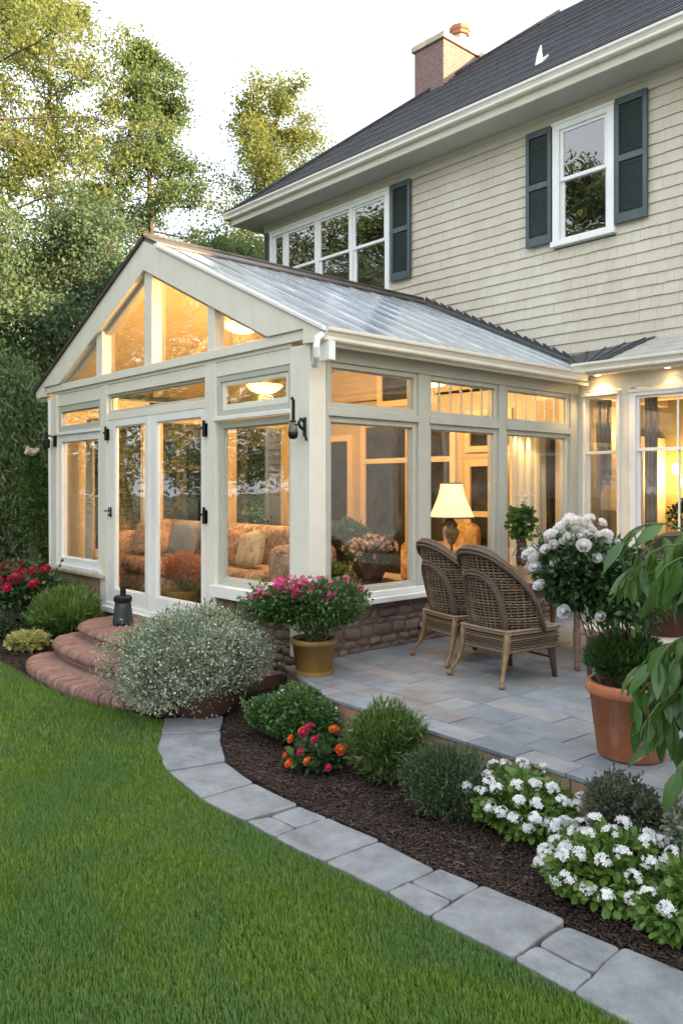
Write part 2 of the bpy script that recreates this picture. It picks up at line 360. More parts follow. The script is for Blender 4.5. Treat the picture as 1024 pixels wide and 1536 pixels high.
# foliage
M['grass'] = grassmat('grass_blades', [(.12, .235, .018), (.15, .29, .022), (.09, .195, .015), (.20, .33, .04), (.125, .25, .02), (.26, .30, .10)], .5, .35)
M['lf_gold'] = leafmat('foliage_broad', [(.155, .20, .055), (.185, .22, .06), (.13, .18, .05), (.22, .235, .065)], .75, .55)  # tree leaf colours here and below lightened in place of haze
M['lf_mid'] = leafmat('foliage_mid', [(.105, .165, .06), (.125, .185, .065), (.145, .20, .065), (.115, .17, .06)], .75, .55)
M['lf_dark'] = leafmat('foliage_dark', [(.085, .14, .07), (.105, .165, .08), (.12, .18, .085), (.095, .15, .075)], .75, .45)
M['lf_willow'] = leafmat('foliage_willow', [(.12, .20, .065), (.15, .235, .08), (.10, .175, .06)], .5, .4)
M['lf_acer'] = leafmat('foliage_acer', [(.15, .22, .045), (.11, .18, .035), (.2, .26, .06)], .5, .4)
M['lf_rose'] = leafmat('foliage_rose', [(.03, .07, .025), (.045, .09, .03), (.06, .11, .035), (.075, .14, .05)], .35, .25)
M['lf_green'] = leafmat('foliage_green', [(.055, .13, .03), (.08, .165, .04), (.11, .2, .05), (.045, .105, .025)], .4, .3)
M['lf_box'] = leafmat('foliage_boxy', [(.05, .095, .035), (.075, .125, .05), (.10, .155, .07), (.04, .08, .03)], .5, .3)
M['lf_lime'] = leafmat('foliage_lime', [(.13, .2, .045), (.09, .16, .035), (.2, .27, .08), (.06, .12, .03)], .45, .35)
M['lf_orn'] = leafmat('foliage_grassy', [(.11, .2, .04), (.08, .16, .03), (.16, .25, .06)], .5, .35)
M['lf_silver'] = leafmat('foliage_silver', [(.16, .23, .11), (.25, .32, .19), (.12, .18, .08), (.34, .40, .28), (.42, .46, .38)], .7, .25)
M['lf_varieg'] = leafmat('foliage_yellow', [(.42, .40, .12), (.5, .46, .2), (.25, .30, .07), (.38, .38, .14)], .5, .35)
M['lf_broad'] = leafmat('foliage_bedding', [(.09, .19, .03), (.14, .25, .045), (.05, .13, .025), (.18, .28, .06)], .38, .35)
M['lf_big'] = leafmat('foliage_lance', [(.05, .13, .03), (.08, .18, .04), (.04, .10, .03), (.10, .19, .04)], .3, .35)
M['lf_lav'] = leafmat('foliage_grey', [(.12, .15, .11), (.17, .20, .15), (.09, .12, .08), (.2, .2, .18)], .7, .25)
M['lf_grey'] = leafmat('foliage_greygreen', [(.06, .085, .05), (.08, .11, .06), (.11, .13, .08)], .7, .25)
M['fl_white'] = leafmat('petals_white', [(.78, .78, .78), (.82, .82, .8), (.74, .75, .77)], .6, .35)
M['fl_cream'] = leafmat('petals_cream', [(.80, .76, .70), (.82, .72, .66), (.8, .78, .74), (.76, .6, .5)], .6, .35)
M['fl_blush'] = leafmat('petals_blush', [(.82, .80, .76), (.84, .82, .8), (.8, .72, .66), (.82, .8, .78)], .6, .35)
M['fl_pink'] = leafmat('petals_magenta', [(.66, .03, .17), (.78, .06, .27), (.55, .02, .11), (.72, .13, .38)], .5, .35)
M['fl_red'] = leafmat('petals_crimson', [(.5, .01, .045), (.62, .02, .08), (.38, .006, .03), (.6, .04, .16)], .5, .3)
M['fl_org'] = leafmat('petals_orange', [(.75, .13, .02), (.7, .06, .02), (.55, .02, .03), (.8, .25, .04)], .5, .3)
M['fl_mix'] = leafmat('petals_mixed', [(.8, .6, .3), (.75, .25, .3), (.8, .7, .45), (.6, .05, .15), (.8, .5, .45)], .6, .3)
M['fl_dry'] = leafmat('dried_stems', [(.40, .16, .08), (.5, .24, .12), (.3, .1, .05), (.55, .3, .18)], .8, .3)

# ------------------------------------------------------------------ foliage builders
def blob_points(n, c, rad, lumps=9, shell=.55, low=-.35, seed=0):
    """points through the volume of a lumpy mound, with outward normals"""
    r = np.random.default_rng(seed)
    ld = nrm(r.normal(size=(lumps, 3))); ld[:, 2] = np.abs(ld[:, 2])*.9+low*.3
    lc = ld*r.uniform(.35, .62, (lumps, 1)); lr = r.uniform(.34, .56, lumps)
    k = r.integers(0, lumps+2, n); core = k >= lumps; k = np.minimum(k, lumps-1)
    d = nrm(r.normal(size=(n, 3))); rad_ = r.uniform(shell, 1, n)**.6
    p = lc[k]+d*(lr[k]*rad_)[:, None]
    p[core] = d[core]*(.72*rad_[core])[:, None]
    keep = p[:, 2] > low
    p = p[keep]; d = d[keep]
    return np.array(c)+p*np.array(rad), nrm(d+p*.8)
def bush(name, label, cat, base, c, rad, n, T, size, mat, seed=0, parts=(), group=None, lumps=9, up=.4, jit=.7, stems=14, stemmat='wood_stem', low=-.45, leafname='foliage'):
    """base: world point on the ground; c: centre of the crown relative to base"""
    root = empty(name, base, 0, label, cat, group)
    r = np.random.default_rng(seed+100)
    p, nn = blob_points(n, c, rad, lumps, .5, low, seed)
    p[:, 2] = np.maximum(p[:, 2], .015)
    d = nn+np.array([0, 0, up])+r.normal(0, jit, p.shape)
    s = size*r.uniform(.6, 1.25, len(p))
    scatter(leafname, *T, p, basis(d), s, M[mat], root)
    mb = MB()
    for i in range(stems):
        q, _ = blob_points(1+12, c, rad, lumps, .4, low, seed+i*7+1); q = q[0]
        a = np.array([r.normal(0, .03), r.normal(0, .03), 0]); m = (a+q)/2+np.array([0, 0, -.02])
        mb.tube([a, m, q], [.006, .005, .002], 5)
    if stems: mb.build('stem', M[stemmat], root)
    sprigs(root, p, nn, 46, min(rad)*.42, T, size, mat, seed, 'stem', up)
    return root, p, nn
def sprigs(root, p, nn, n, L, T, size, mat, seed=0, stemmat='wood_stem', up=.5):
    r = np.random.default_rng(seed+500); c = p.mean(0); e = np.linalg.norm(p-c, axis=1); cand = np.where((e > np.quantile(e, .8)) & (nn[:, 2] > -.2))[0]
    idx = r.choice(cand, min(n, len(cand)), replace=False); P = []; D = []; mb = MB()
    for i in idx:
        d = nrm(nn[i]+np.array([0, 0, up])+r.normal(0, .35, 3)); l = L*r.uniform(.4, 1.2); a = p[i]-d*.05; b_ = nrm(d+r.normal(0, .3, 3)+np.array([0, 0, -.15]))
        pts = [a, a+d*l*.55, a+d*l*.55+b_*l*.5]; mb.tube([c-np.array([0, 0, .04]), c+(a-c)*.5-np.array([0, 0, .01])]+pts, [.004, .0035, .003, .0022, .0012], 4, cap=False)
        for k in range(11):
            t = k/10*1.0; q = pts[0]+(pts[1]-pts[0])*min(1, t*2) if t < .5 else pts[1]+(pts[2]-pts[1])*(t-.5)*2
            P.append(q); D.append(nrm(d*.6+r.normal(0, .7, 3)))
    mb.build('sprig', M[stemmat], root)
    P = np.array(P); D = np.array(D); scatter('foliage', *T, P, basis(D), size*r.uniform(.6, 1.15, len(P)), M[mat], root)
def flowers(root, name, T, pos, nrmls, size, mat, seed=0, jit=.35):
    r = np.random.default_rng(seed); N = len(pos); z = nrm(nrmls+r.normal(0, jit, (N, 3)))
    x = nrm(np.cross(z, r.normal(size=(N, 3)))); y = np.cross(z, x)
    rot = np.stack([x, y, z], axis=2); sz = size*r.uniform(.75, 1.2, N)
    if name in ('bloom', 'rose_bloom'):
        for i in range(N): scatter(name, *T, pos[i:i+1], rot[i:i+1], sz[i:i+1], mat, root)
        return
    return scatter(name, *T, pos, rot, sz, mat, root)
def quadify(T):
    V, F = T
    return V, [tuple(f) for f in F]
def nodeg(T):
    """split faces into tris, dropping degenerate corners"""
    V, F = T; out = []
    for f in F:
        g = []
        for i in f:
            if i not in g: g.append(i)
        for i in range(1, len(g)-1): out.append((g[0], g[i], g[i+1]))
    return V, out
BIG = nodeg(BIG); ROSE = nodeg(ROSE); F5 = nodeg(F5); F6 = nodeg(F6)

def tree(name, label, base, H, cr, nl, size, mat, seed, crown0=.25, kind='round', lean=(0, 0), T=LEAF, trunk_r=.16, group='trees and tall shrubs beyond the sunroom', droop=0, clus=.42, nb=46, cat='tree'):
    root = empty(name, base, 0, label, cat, group)
    r = np.random.default_rng(seed); mb = MB()
    # trunk
    tp = []
    k = 9; wob = np.cumsum(r.normal(0, .09, (k, 2)), axis=0)
    for i in range(k):
        t = i/(k-1); tp.append(np.array([wob[i, 0]+lean[0]*t, wob[i, 1]+lean[1]*t, H*.97*t]))
    tp = np.array(tp); mb.tube(tp, [trunk_r*(1-.9*i/(k-1))+.01 for i in range(k)], 8)
    def at(t):
        f = t*(k-1); i = min(int(f), k-2); return tp[i]+(tp[i+1]-tp[i])*(f-i)
    cl = []
    for b in range(nb):
        t = crown0+(1-crown0)*((b+r.uniform(0, 1))/nb)**.85; t = min(t, .985)
        p0 = at(t); az = b*2.4+r.normal(0, .4)
        s = (t-crown0)/(1-crown0)
        if kind == 'round': prof = math.sin(math.pi*min(1, s*.82+.16))**.7
        elif kind == 'cone': prof = (1-s)**.75*.95+.08
        elif kind == 'col': prof = .55+.45*math.sin(math.pi*s); prof *= (1-s**4)
        else: prof = (.35+.65*math.sin(math.pi*min(1, s*.8+.1)))
        L = cr*prof*r.uniform(.65, 1.15)
        el = {'round': .35, 'cone': .2, 'col': .8, 'vase': .9}[kind]+r.normal(0, .18)
        d = np.array([math.cos(az)*math.cos(el), math.sin(az)*math.cos(el), math.sin(el)])
        pts = [p0]; n = 5
        for i in range(n):
            d = nrm(d+r.normal(0, .13, 3)+np.array([0, 0, -.06-droop*.25*i/n])); pts.append(pts[-1]+d*L/n)
        rr = trunk_r*.34*(1-t*.6); mb.tube(pts, [max(.008, rr*(1-.85*i/n)) for i in range(n+1)], 5, cap=False)
        for i in range(1, n+1):
            for q in range(2 if i > 1 else 1):
                a = pts[i]; dd = nrm(d+r.normal(0, .75, 3)); ln = L*.3*r.uniform(.4, 1.1); e = a+dd*ln+np.array([0, 0, -droop*ln])
                mb.tube([a, (a+e)/2+r.normal(0, .03, 3), e], [.012, .008, .004], 4, cap=False)
                cl.append((e, .8)); cl.append(((a+e)/2, .6))
    mb.build('trunk', M['bark'], root)
    C = np.array([c[0] for c in cl]); Wt = np.array([c[1] for c in cl])
    # clumps with gaps
    keepc = r.uniform(size=len(C)) < .9; C = C[keepc]; Wt = Wt[keepc]
    idx = r.integers(0, len(C), nl)
    off = r.normal(0, 1, (nl, 3))*(clus*Wt[idx]*r.uniform(.5, 1.1, len(C))[idx])[:, None]*np.array([1, 1, .62 if droop < .3 else 1.5])
    p = C[idx]+off; 
    if droop >= .3: p[:, 2] -= np.abs(r.normal(0, .4, nl))
    p = p[p[:, 2] > .15]
    d = r.normal(0, 1, (len(p), 3))+np.array([0, 0, -.2-droop*1.6])
    scatter('crown', *T, p, basis(d, jit=.8), size*r.uniform(.6, 1.3, len(p)), M[mat], root)
    return root

def poly_mesh(name, poly, z, mat, kind='structure', thick=0):
    mb = MB()
    if thick: mb.prism(poly, lambda x, y: (x, y, z-thick), lambda x, y: (x, y, z))
    else: mb.add([(x, y, z) for x, y in poly], [tuple(range(len(poly)))])
    o = mb.build(name, mat); return tag(o, kind=kind)
def in_poly(P, poly):
    x, y = P[:, 0], P[:, 1]; ins = np.zeros(len(P), bool); n = len(poly)
    for i in range(n):
        x1, y1 = poly[i]; x2, y2 = poly[(i+1) % n]
        c = ((y1 > y) != (y2 > y)) & (x < (x2-x1)*(y-y1)/((y2-y1) if y2 != y1 else 1e-9)+x1); ins ^= c
    return ins
# ================================================================== SETTING
g = MB(); g.add([(-150, -150, -.03), (150, -150, -.03), (150, 150, -.03), (-150, 150, -.03)], [(0, 1, 2, 3)])
tag(g.build('ground', M['ground']), kind='structure')
LAWN = [(9, -2.16), (4.4, -2.16), (3.0, -2.16), (1.5, -2.17), (.97, -2.08), (.53, -1.91), (.2, -1.70), (-.05, -1.52), (-.4, -1.60), (-.9, -1.68), (-1.7, -1.76), (-2.5, -1.74), (-3.0, -1.70), (-3.8, -1.75), (-5.2, -1.95), (-8, -2.0), (-8, -9), (9, -9)]
poly_mesh('lawn', LAWN, -.004, M['soil'])
BED = [(-.35, -1.5), (.12, -1.15), (.2, -1.2), (.44, -1.33), (.76, -1.53), (1.1, -1.71), (1.5, -1.80), (3.0, -1.79), (9, -1.70), (9, .5), (2.9, -.6), (1, -.6), (-.4, -.05)]
BEDX = [(-.2, -1.55), (9, -2.16), (9, .5), (-.4, .0)]
BED = [(-.05, -1.52), (.2, -1.70), (.53, -1.91), (.97, -2.08), (1.5, -2.17), (9, -2.16), (9, .5), (2.9, -.5), (1, -.4), (-.6, -.02), (-.6, -1.5)]
LBED = [(-.6, -.02), (-.6, -1.58), (-.9, -1.68), (-1.7, -1.76), (-2.5, -1.74), (-3.0, -1.70), (-3.8, -1.75), (-5.2, -1.95), (-8, -2.0), (-12, -2), (-12, 6), (-6.2, 6), (-6.2, -.02)]
mb = MB(); mb.add([(x, y, .004) for x, y in BED], [tuple(range(len(BED)))]); mb.add([(x, y, .004) for x, y in LBED], [tuple(range(len(LBED)))])
tag(mb.build('mulch_bed', M['soil']), kind='structure')
BEDM = [(-.12, -1.42), (.14, -1.07), (.2, -1.1), (.455, -1.29), (.77, -1.49), (1.08, -1.66), (1.52, -1.75), (3.0, -1.765), (4.0, -1.72), (9, -1.70), (9, .5), (2.9, -.5), (1, -.4), (-.6, -.02), (-.6, -1.5)]
def mulch(n, poly, box, seed):
    r = np.random.default_rng(seed); P = np.column_stack([r.uniform(box[0], box[1], n), r.uniform(box[2], box[3], n)])
    P = P[in_poly(P, poly)]; return P
P = None
P = np.concatenate([mulch(60000, BEDM, (-.6, 5.2, -2.2, -.5), 1), mulch(16000, LBED, (-5.5, -.6, -1.9, -.1), 2)])
N = len(P); T = [(-.5,-.5,-.5),(.5,-.5,-.5),(.5,.5,-.5),(-.5,.5,-.5),(-.4,-.5,.5),(.5,-.4,.5),(.4,.5,.5),(-.5,.5,.4)]
TF = [(0,3,2,1),(4,5,6,7),(0,1,5,4),(1,2,6,5),(2,3,7,6),(3,0,4,7)]
d = rng.normal(size=(N, 3)); d[:, 2] *= .25
pos = np.column_stack([P, .012+np.abs(rng.normal(0, .008, N))+.012*np.sin(P[:, 0]*7)*np.cos(P[:, 1]*9)+.006])
scl = np.column_stack([rng.uniform(.003, .009, N), rng.uniform(.012, .045, N), rng.uniform(.002, .005, N)])
o = scatter('mulch', T, TF, pos, basis(d), scl, M['mulch']); tag(o, 'dark brown shredded bark mulch between the stone path and the patio', 'mulch', kind='stuff')
# stone path: slabs measured on the ground
SL = [[(-0.126,-1.463),(0.443,-1.312)] and [(-0.10,-1.47),(0.235,-1.69),(0.447,-1.325),(0.16,-1.10)],
 [(0.255,-1.70),(0.53,-1.895),(0.755,-1.52),(0.47,-1.335)],
 [(0.56,-1.905),(0.955,-2.06),(1.06,-1.69),(0.785,-1.53)],
 [(0.99,-2.065),(1.505,-2.15),(1.515,-1.785),(1.09,-1.705)],
 [(1.533,-2.155),(1.945,-2.145),(1.975,-1.80),(1.543,-1.79)],
 [(1.999,-1.998),(2.2,-1.991),(2.221,-1.785),(2.0,-1.80)], [(1.965,-2.14),(2.215,-2.147),(2.213,-2.012),(2.009,-2.018)],
 [(2.237,-2.15),(2.613,-2.14),(2.631,-1.78),(2.24,-1.79)], [(2.632,-2.14),(3.025,-2.12),(3.032,-1.80),(2.647,-1.785)],
 [(3.055,-1.972),(3.281,-1.959),(3.284,-1.768),(3.059,-1.782)], [(3.045,-2.12),(3.3,-2.14),(3.287,-1.979),(3.053,-1.992)],
 [(3.324,-2.14),(3.735,-2.13),(3.724,-1.745),(3.307,-1.762)],
 [(3.757,-1.968),(4.0,-1.972),(3.984,-1.755),(3.757,-1.773)], [(3.752,-2.128),(4.01,-2.14),(4.001,-1.991),(3.759,-1.985)],
 [(4.025,-2.14),(4.44,-2.15),(4.40,-1.72),(4.0,-1.74)], [(4.465,-2.14),(4.9,-2.15),(4.88,-1.73),(4.43,-1.72)], [(4.92,-2.14),(5.4,-2.14),(5.4,-1.75),(4.9,-1.73)], [(5.42,-2.14),(6.0,-2.14),(6.0,-1.75),(5.42,-1.73)]]
pr = empty('path'); tag(pr, kind='structure')
for i, q in enumerate(SL):
    c = np.mean(q, axis=0); out = []; r = random.Random(i)
    q = [tuple(np.array(v)+(np.array(v)-c)/np.linalg.norm(np.array(v)-c)*.009) for v in q]
    for a in range(4):
        p0, p1, p2 = np.array(q[a-1]), np.array(q[a]), np.array(q[(a+1) % 4])
        e0, e1 = (p0-p1), (p2-p1); k = .022
        out.append(p1+e0/np.linalg.norm(e0)*k); out.append(p1+(e0/np.linalg.norm(e0)+e1/np.linalg.norm(e1))*k*.28); out.append(p1+e1/np.linalg.norm(e1)*k)
        for t in (.35, .68): out.append(p1+e1*t+np.array([r.uniform(-.006, .006), r.uniform(-.006, .006)]))
    mb = MB(); zz = .034+r.uniform(-.004, .004); tx, ty = r.uniform(-.008, .008), r.uniform(-.008, .008)
    mb.prism([tuple(p) for p in out], lambda x, y: (x, y, -.02), lambda x, y: (x, y, zz+(x-c[0])*tx+(y-c[1])*ty))
    mb.build('slab', M['slab'], pr, bevel=.006, seg=2)
# patio
PZ = .30
pat = empty('patio'); tag(pat, kind='structure')
POUT = [(.0, -.30), (1.06, -.72), (9, -1.045), (9, 4.42), (0, 4.42)]
mb = MB(); mb.prism(POUT, lambda x, y: (x, y, -.02), lambda x, y: (x, y, PZ-.028)); mb.build('base', M['riser'], pat)
# riser blocks
mb = MB(); xs = [1.07, 1.42, 1.86, 2.33, 2.72, 3.18, 3.6, 4.1, 4.5, 5.0, 5.4, 5.9, 6.5]
for a, b in zip(xs[:-1], xs[1:]):
    y0 = -.72-.04*(a-1.06); y1 = -.72-.04*(b-1.06)
    mb.add([(a+.004, y0-.02, 0), (b-.004, y1-.02, 0), (b-.004, y1+.03, 0), (a+.004, y0+.03, 0), (a+.004, y0-.02, PZ-.032), (b-.004, y1-.02, PZ-.032), (b-.004, y1+.03, PZ-.032), (a+.004, y0+.03, PZ-.032)],
           [(0,3,2,1),(4,5,6,7),(0,1,5,4),(1,2,6,5),(2,3,7,6),(3,0,4,7)])
mb.build('riser', M['riser'], pat, bevel=.004)
# paving: random ashlar clipped by polygon (rotate a little as in the photo)
def clip(poly, a, b, c):    # keep a*x+b*y<=c
    out = []
    for i in range(len(poly)):
        p, q = poly[i], poly[(i+1) % len(poly)]; fp = a*p[0]+b*p[1]-c; fq = a*q[0]+b*q[1]-c
        if fp <= 0: out.append(p)
        if (fp < 0) != (fq < 0) and fp != fq:
            t = fp/(fp-fq); out.append((p[0]+(q[0]-p[0])*t, p[1]+(q[1]-p[1])*t))
    return out
mb = MB(); rr = random.Random(5); y = -1.0; row = 0
while y < 4.5:
    h = rr.choice([.19, .25, .3, .22]); x = -.3-rr.uniform(0, .4)
    while x < 7.5:
        wd = rr.choice([.24, .36, .5, .62, .42]); g_ = .004
        q = [(x+g_, y+g_), (x+wd-g_, y+g_), (x+wd-g_, y+h-g_), (x+g_, y+h-g_)]
        th = R_(-3); q = [(a*math.cos(th)-b*math.sin(th), a*math.sin(th)+b*math.cos(th)) for a, b in q]
        q = clip(q, -1, 0, -.012); q = clip(q, 0, 1, 4.41) if len(q) > 2 else q
        # left slanted edge (0,-.3)-(1.06,-.72) and front edge
        nx, ny = -.42, -1.06; q = clip(q, nx, ny, nx*1.03+ny*-.745) if len(q) > 2 else q
        q = clip(q, -.04, -1, -.04*1.06+.75) if len(q) > 2 else q
        if len(q) > 2:
            z = PZ+rr.uniform(-.002, .002)
            mb.prism(q, lambda a, b: (a, b, PZ-.026), lambda a, b: (a, b, z))
        x += wd
    y += h; row += 1
mb.build('paving', M['slate'], pat, bevel=.003, seg=1)

# grass
def blades(n, box, hmean, wid, seed, poly=LAWN, far=None):
    r = np.random.default_rng(seed); P = np.column_stack([r.uniform(box[0], box[1], n), r.uniform(box[2], box[3], n)])
    P = P[in_poly(P+r.normal(0, .012, P.shape)-np.array([0, .018]), poly)]
    if far is not None: P = P[far(P)]
    N = len(P); a = r.uniform(0, 2*np.pi, N)
    ln = .5*np.sin(P[:, 0]*1.1+P[:, 1]*1.9)+.35*np.sin(P[:, 0]*3.1-P[:, 1]*2.3)+.2*np.sin(P[:, 0]*7+P[:, 1]*5)
    h = hmean*(1+.16*ln)*r.uniform(.55, 1.35, N)
    lx = .42*np.cos(a)+.15*ln; ly = .42*np.sin(a)-.05; b = r.uniform(.2, 1.0, N)
    wx = -np.sin(a)*wid*r.uniform(.7, 1.3, N); wy = np.cos(a)*wid*r.uniform(.7, 1.3, N)
    V = np.zeros((N, 5, 3)); base = np.column_stack([P, np.zeros(N)])
    V[:, 0] = base-np.column_stack([wx, wy, np.zeros(N)])*.5; V[:, 1] = base+np.column_stack([wx, wy, np.zeros(N)])*.5
    mid = base+np.column_stack([lx*b*h*.4, ly*b*h*.4, h*.6]); tip = base+np.column_stack([lx*b*h*1.2, ly*b*h*1.2, h*(1-.18*b)])
    V[:, 2] = mid+np.column_stack([wx, wy, np.zeros(N)])*.42; V[:, 3] = mid-np.column_stack([wx, wy, np.zeros(N)])*.42; V[:, 4] = tip
    k = (np.arange(N)*5)[:, None]
    F = np.concatenate([np.hstack([k, k+1, k+2]), np.hstack([k, k+2, k+3]), np.hstack([k+3, k+2, k+4])])
    return V.reshape(-1, 3), F
cd = lambda P: np.hypot(P[:, 0]-CAMX, P[:, 1]-CAMY)
V1, F1 = blades(620000, (-1, 5.2, -4.3, -1.45), .038, .0034, 3, far=lambda P: (cd(P) < 6) & (cd(P) > .9))
V2, F2 = blades(340000, (-8, 2, -4.2, -1.4), .045, .0055, 4, far=lambda P: cd(P) >= 5.6)
V3, F3 = blades(90000, (-8, 9, -9, -3), .045, .008, 5, far=lambda P: (P[:, 1] < -4.1) | (P[:, 0] > 5.2))
V = np.concatenate([V1, V2, V3]); F = np.concatenate([F1, F2+len(V1), F3+len(V1)+len(V2)])
tag(np_mesh('grass', V, F, M['grass']), 'lush green mown lawn grass curving round the stone path', 'grass', kind='stuff')

# ================================================================== HOUSE
house = empty('house', (0, 0, 0), 0, 'beige clapboard two storey house with dark shingle roof and grey green shutters', 'house')
UY = 4.85; LX = -7.16; RX = 30  # right end stretched far out of view so the house shades the lawn
def siding(mb, x0, x1, z0, z1, Y=UY, e=.145, holes=()):
    z = z0
    while z < z1-.01:
        zt = min(z+e, z1)
        segs = [(x0, x1)]
        for (a, b, c, d_) in holes:
            if z < d_-.02 and zt > c+.02:
                ns = []
                for s0, s1 in segs:
                    if b <= s0 or a >= s1: ns.append((s0, s1)); continue
                    if a > s0: ns.append((s0, a))
                    if b < s1: ns.append((b, s1))
                segs = ns
        cut = []
        for s0, s1 in segs:
            x_ = s0
            while x_ < s1-1e-6:
                wd = SHR.uniform(.10, .26) if x_ < 3 else SHR.uniform(1.5, 3); x2 = min(x_+wd, s1)
                if s1-x2 < .05: x2 = s1
                cut.append((x_+.0012, x2-.0012, SHR.uniform(-.004, .004))); x_ = x2
        z_ = z
        for s0, s1, dz_ in cut:
            z = z_+dz_
            mb.add([(s0, Y-.022, z), (s1, Y-.022, z), (s1, Y-.004, zt), (s0, Y-.004, zt), (s0, Y+.05, z), (s1, Y+.05, z), (s1, Y+.05, zt), (s0, Y+.05, zt)],
                   [(0,1,2,3),(0,4,5,1),(4,0,3,7),(1,5,6,2),(3,2,6,7)])
        z = zt
SHR = random.Random(21)
W1 = (-6.98, -3.72, 4.35, 6.80); W2 = (-.60, .31, 5.20, 6.80); W3 = (2.2, 3.1, 5.2, 6.8)
mb = MB(); siding(mb, LX, RX, 3.25, 6.86, holes=(W1, W2, W3)); siding(mb, LX, -6.0, 0, 3.25)
mb.build('siding', M['siding'], house)
mb = MB(); mb.box(LX-.02, LX+.08, UY-.03, UY+.06, 0, 6.86); mb.box(RX-.1, RX, UY-.03, UY+.06, 0, 6.86); mb.each('corner_board', M['trim'], house, bevel=.004)
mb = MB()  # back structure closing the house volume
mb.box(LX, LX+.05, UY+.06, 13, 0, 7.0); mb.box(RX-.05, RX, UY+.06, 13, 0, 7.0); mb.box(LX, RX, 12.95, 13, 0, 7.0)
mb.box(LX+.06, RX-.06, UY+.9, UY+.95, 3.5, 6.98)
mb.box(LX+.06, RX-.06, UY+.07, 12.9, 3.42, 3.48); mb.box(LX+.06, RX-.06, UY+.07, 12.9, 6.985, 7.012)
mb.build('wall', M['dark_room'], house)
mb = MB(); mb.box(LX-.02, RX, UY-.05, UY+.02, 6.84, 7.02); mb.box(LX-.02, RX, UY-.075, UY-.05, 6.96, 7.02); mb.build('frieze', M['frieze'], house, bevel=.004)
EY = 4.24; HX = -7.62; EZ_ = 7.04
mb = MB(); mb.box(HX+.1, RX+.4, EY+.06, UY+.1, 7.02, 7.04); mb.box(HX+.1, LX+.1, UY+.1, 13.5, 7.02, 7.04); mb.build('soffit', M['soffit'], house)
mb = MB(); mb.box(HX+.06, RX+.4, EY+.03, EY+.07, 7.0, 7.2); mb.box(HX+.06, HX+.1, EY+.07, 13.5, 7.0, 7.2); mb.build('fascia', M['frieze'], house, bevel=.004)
def gutter_profile(mb, fn0, fn1):   # (out, z) profile, ogee
    pf = [(0, 0), (.075, 0), (.085, .012), (.082, .04), (.1, .07), (.122, .085), (.125, .1), (.125, .115), (.115, .115), (.115, .1), (.09, .085), (.07, .05), (.065, .012), (.01, .012), (.01, .115), (0, .115)]
    mb.prism(pf, fn0, fn1)
mb = MB(); gy = EY+.03
gutter_profile(mb, lambda o, z: (HX-.02-o*.0, gy-o, 7.12+z), lambda o, z: (RX+.4, gy-o, 7.12+z))
gutter_profile(mb, lambda o, z: (HX+.05-o, gy-.12, 7.12+z), lambda o, z: (HX+.05-o, 13.5, 7.12+z))
mb.build('gutter', M['trim'], house)
# shingled roof, hip at the left end
SLP = .83; e = .135; mb = MB(); t = 0; RZ = 7.20; RT = 4.6
i = 0
while t < RT:
    t2 = min(t+e, RT); xa, xb = HX-.02+t, HX-.02+t2; rs = .018+.004*((i*7) % 3)
    mb.add([(xa, EY-.06+t, RZ+SLP*t+rs), (RX+.5, EY-.06+t, RZ+SLP*t+rs), (RX+.5, EY-.06+t2, RZ+SLP*t2+.002), (xb, EY-.06+t2, RZ+SLP*t2+.002), (xa, EY-.06+t, RZ+SLP*t-.01), (RX+.5, EY-.06+t, RZ+SLP*t-.01)],
           [(0, 1, 2, 3), (4, 5, 1, 0)])
    mb.add([(xa-.0, EY-.06+t, RZ+SLP*t+rs), (xb, EY-.06+t2, RZ+SLP*t2+.002), (xb, 18-EY+.0-t2, RZ+SLP*t2+.002), (xa, 18-EY-t, RZ+SLP*t+rs)], [(0, 1, 2, 3)])
    t = t2; i += 1
mb.add([(HX+RT, EY-.06+RT, RZ+SLP*RT), (RX+.5, EY-.06+RT, RZ+SLP*RT), (RX+.5, 13.5, RZ), (HX, 13.5, RZ)], [(0, 1, 2, 3)])
mb.build('roof', M['shingle'], house)
mb = MB(); hp = [(HX-.03+t_, EY-.07+t_, RZ+SLP*t_+.03) for t_ in np.linspace(0, RT, 30)]
mb.tube(hp, .035, 6); mb.build('hip_cap', M['shingle'], house)
# chimney
ch = MB(); ch.box(-5.20, -4.45, 7, 8.25, 8.4, 10.44); cho = ch.build('chimney', M['chim'], house, bevel=.01)
mb = MB(); mb.box(-5.25, -4.40, 6.95, 8.30, 10.44, 10.56); mb.box(-5.17, -4.48, 7.03, 8.22, 10.56, 10.60); mb.build('chimney_cap', M['stonecap'], cho, bevel=.012)
mb = MB(); mb.lathe([(.14, 0), (.14, .36)], (-4.75, 7.85, 10.55), 8); mb.cm = 1; mb.lathe([(.19, .36), (.19, .42), (.215, .44), (.215, .52), (.14, .54)], (-4.75, 7.85, 10.55), 8); mb.build('chimney_pot', [M['stonecap'], M['terra2']], cho)
# small white roof vent
mb = MB(); vx, vy, vz = -.98, 5.02, RZ+SLP*(5.02-EY+.06)+.02
mb.tube([(vx-.02, vy+.05, vz-.05), (vx-.02, vy+.05, vz+.14), (vx-.0, vy+.05, vz+.27)], [.075, .04, .008], 8); mb.tube([(vx-.02, vy+.05, vz+.02), (vx+.12, vy+.06, vz+.09)], [.045, .012], 6)
mb.build('roof_vent', M['white'], house)
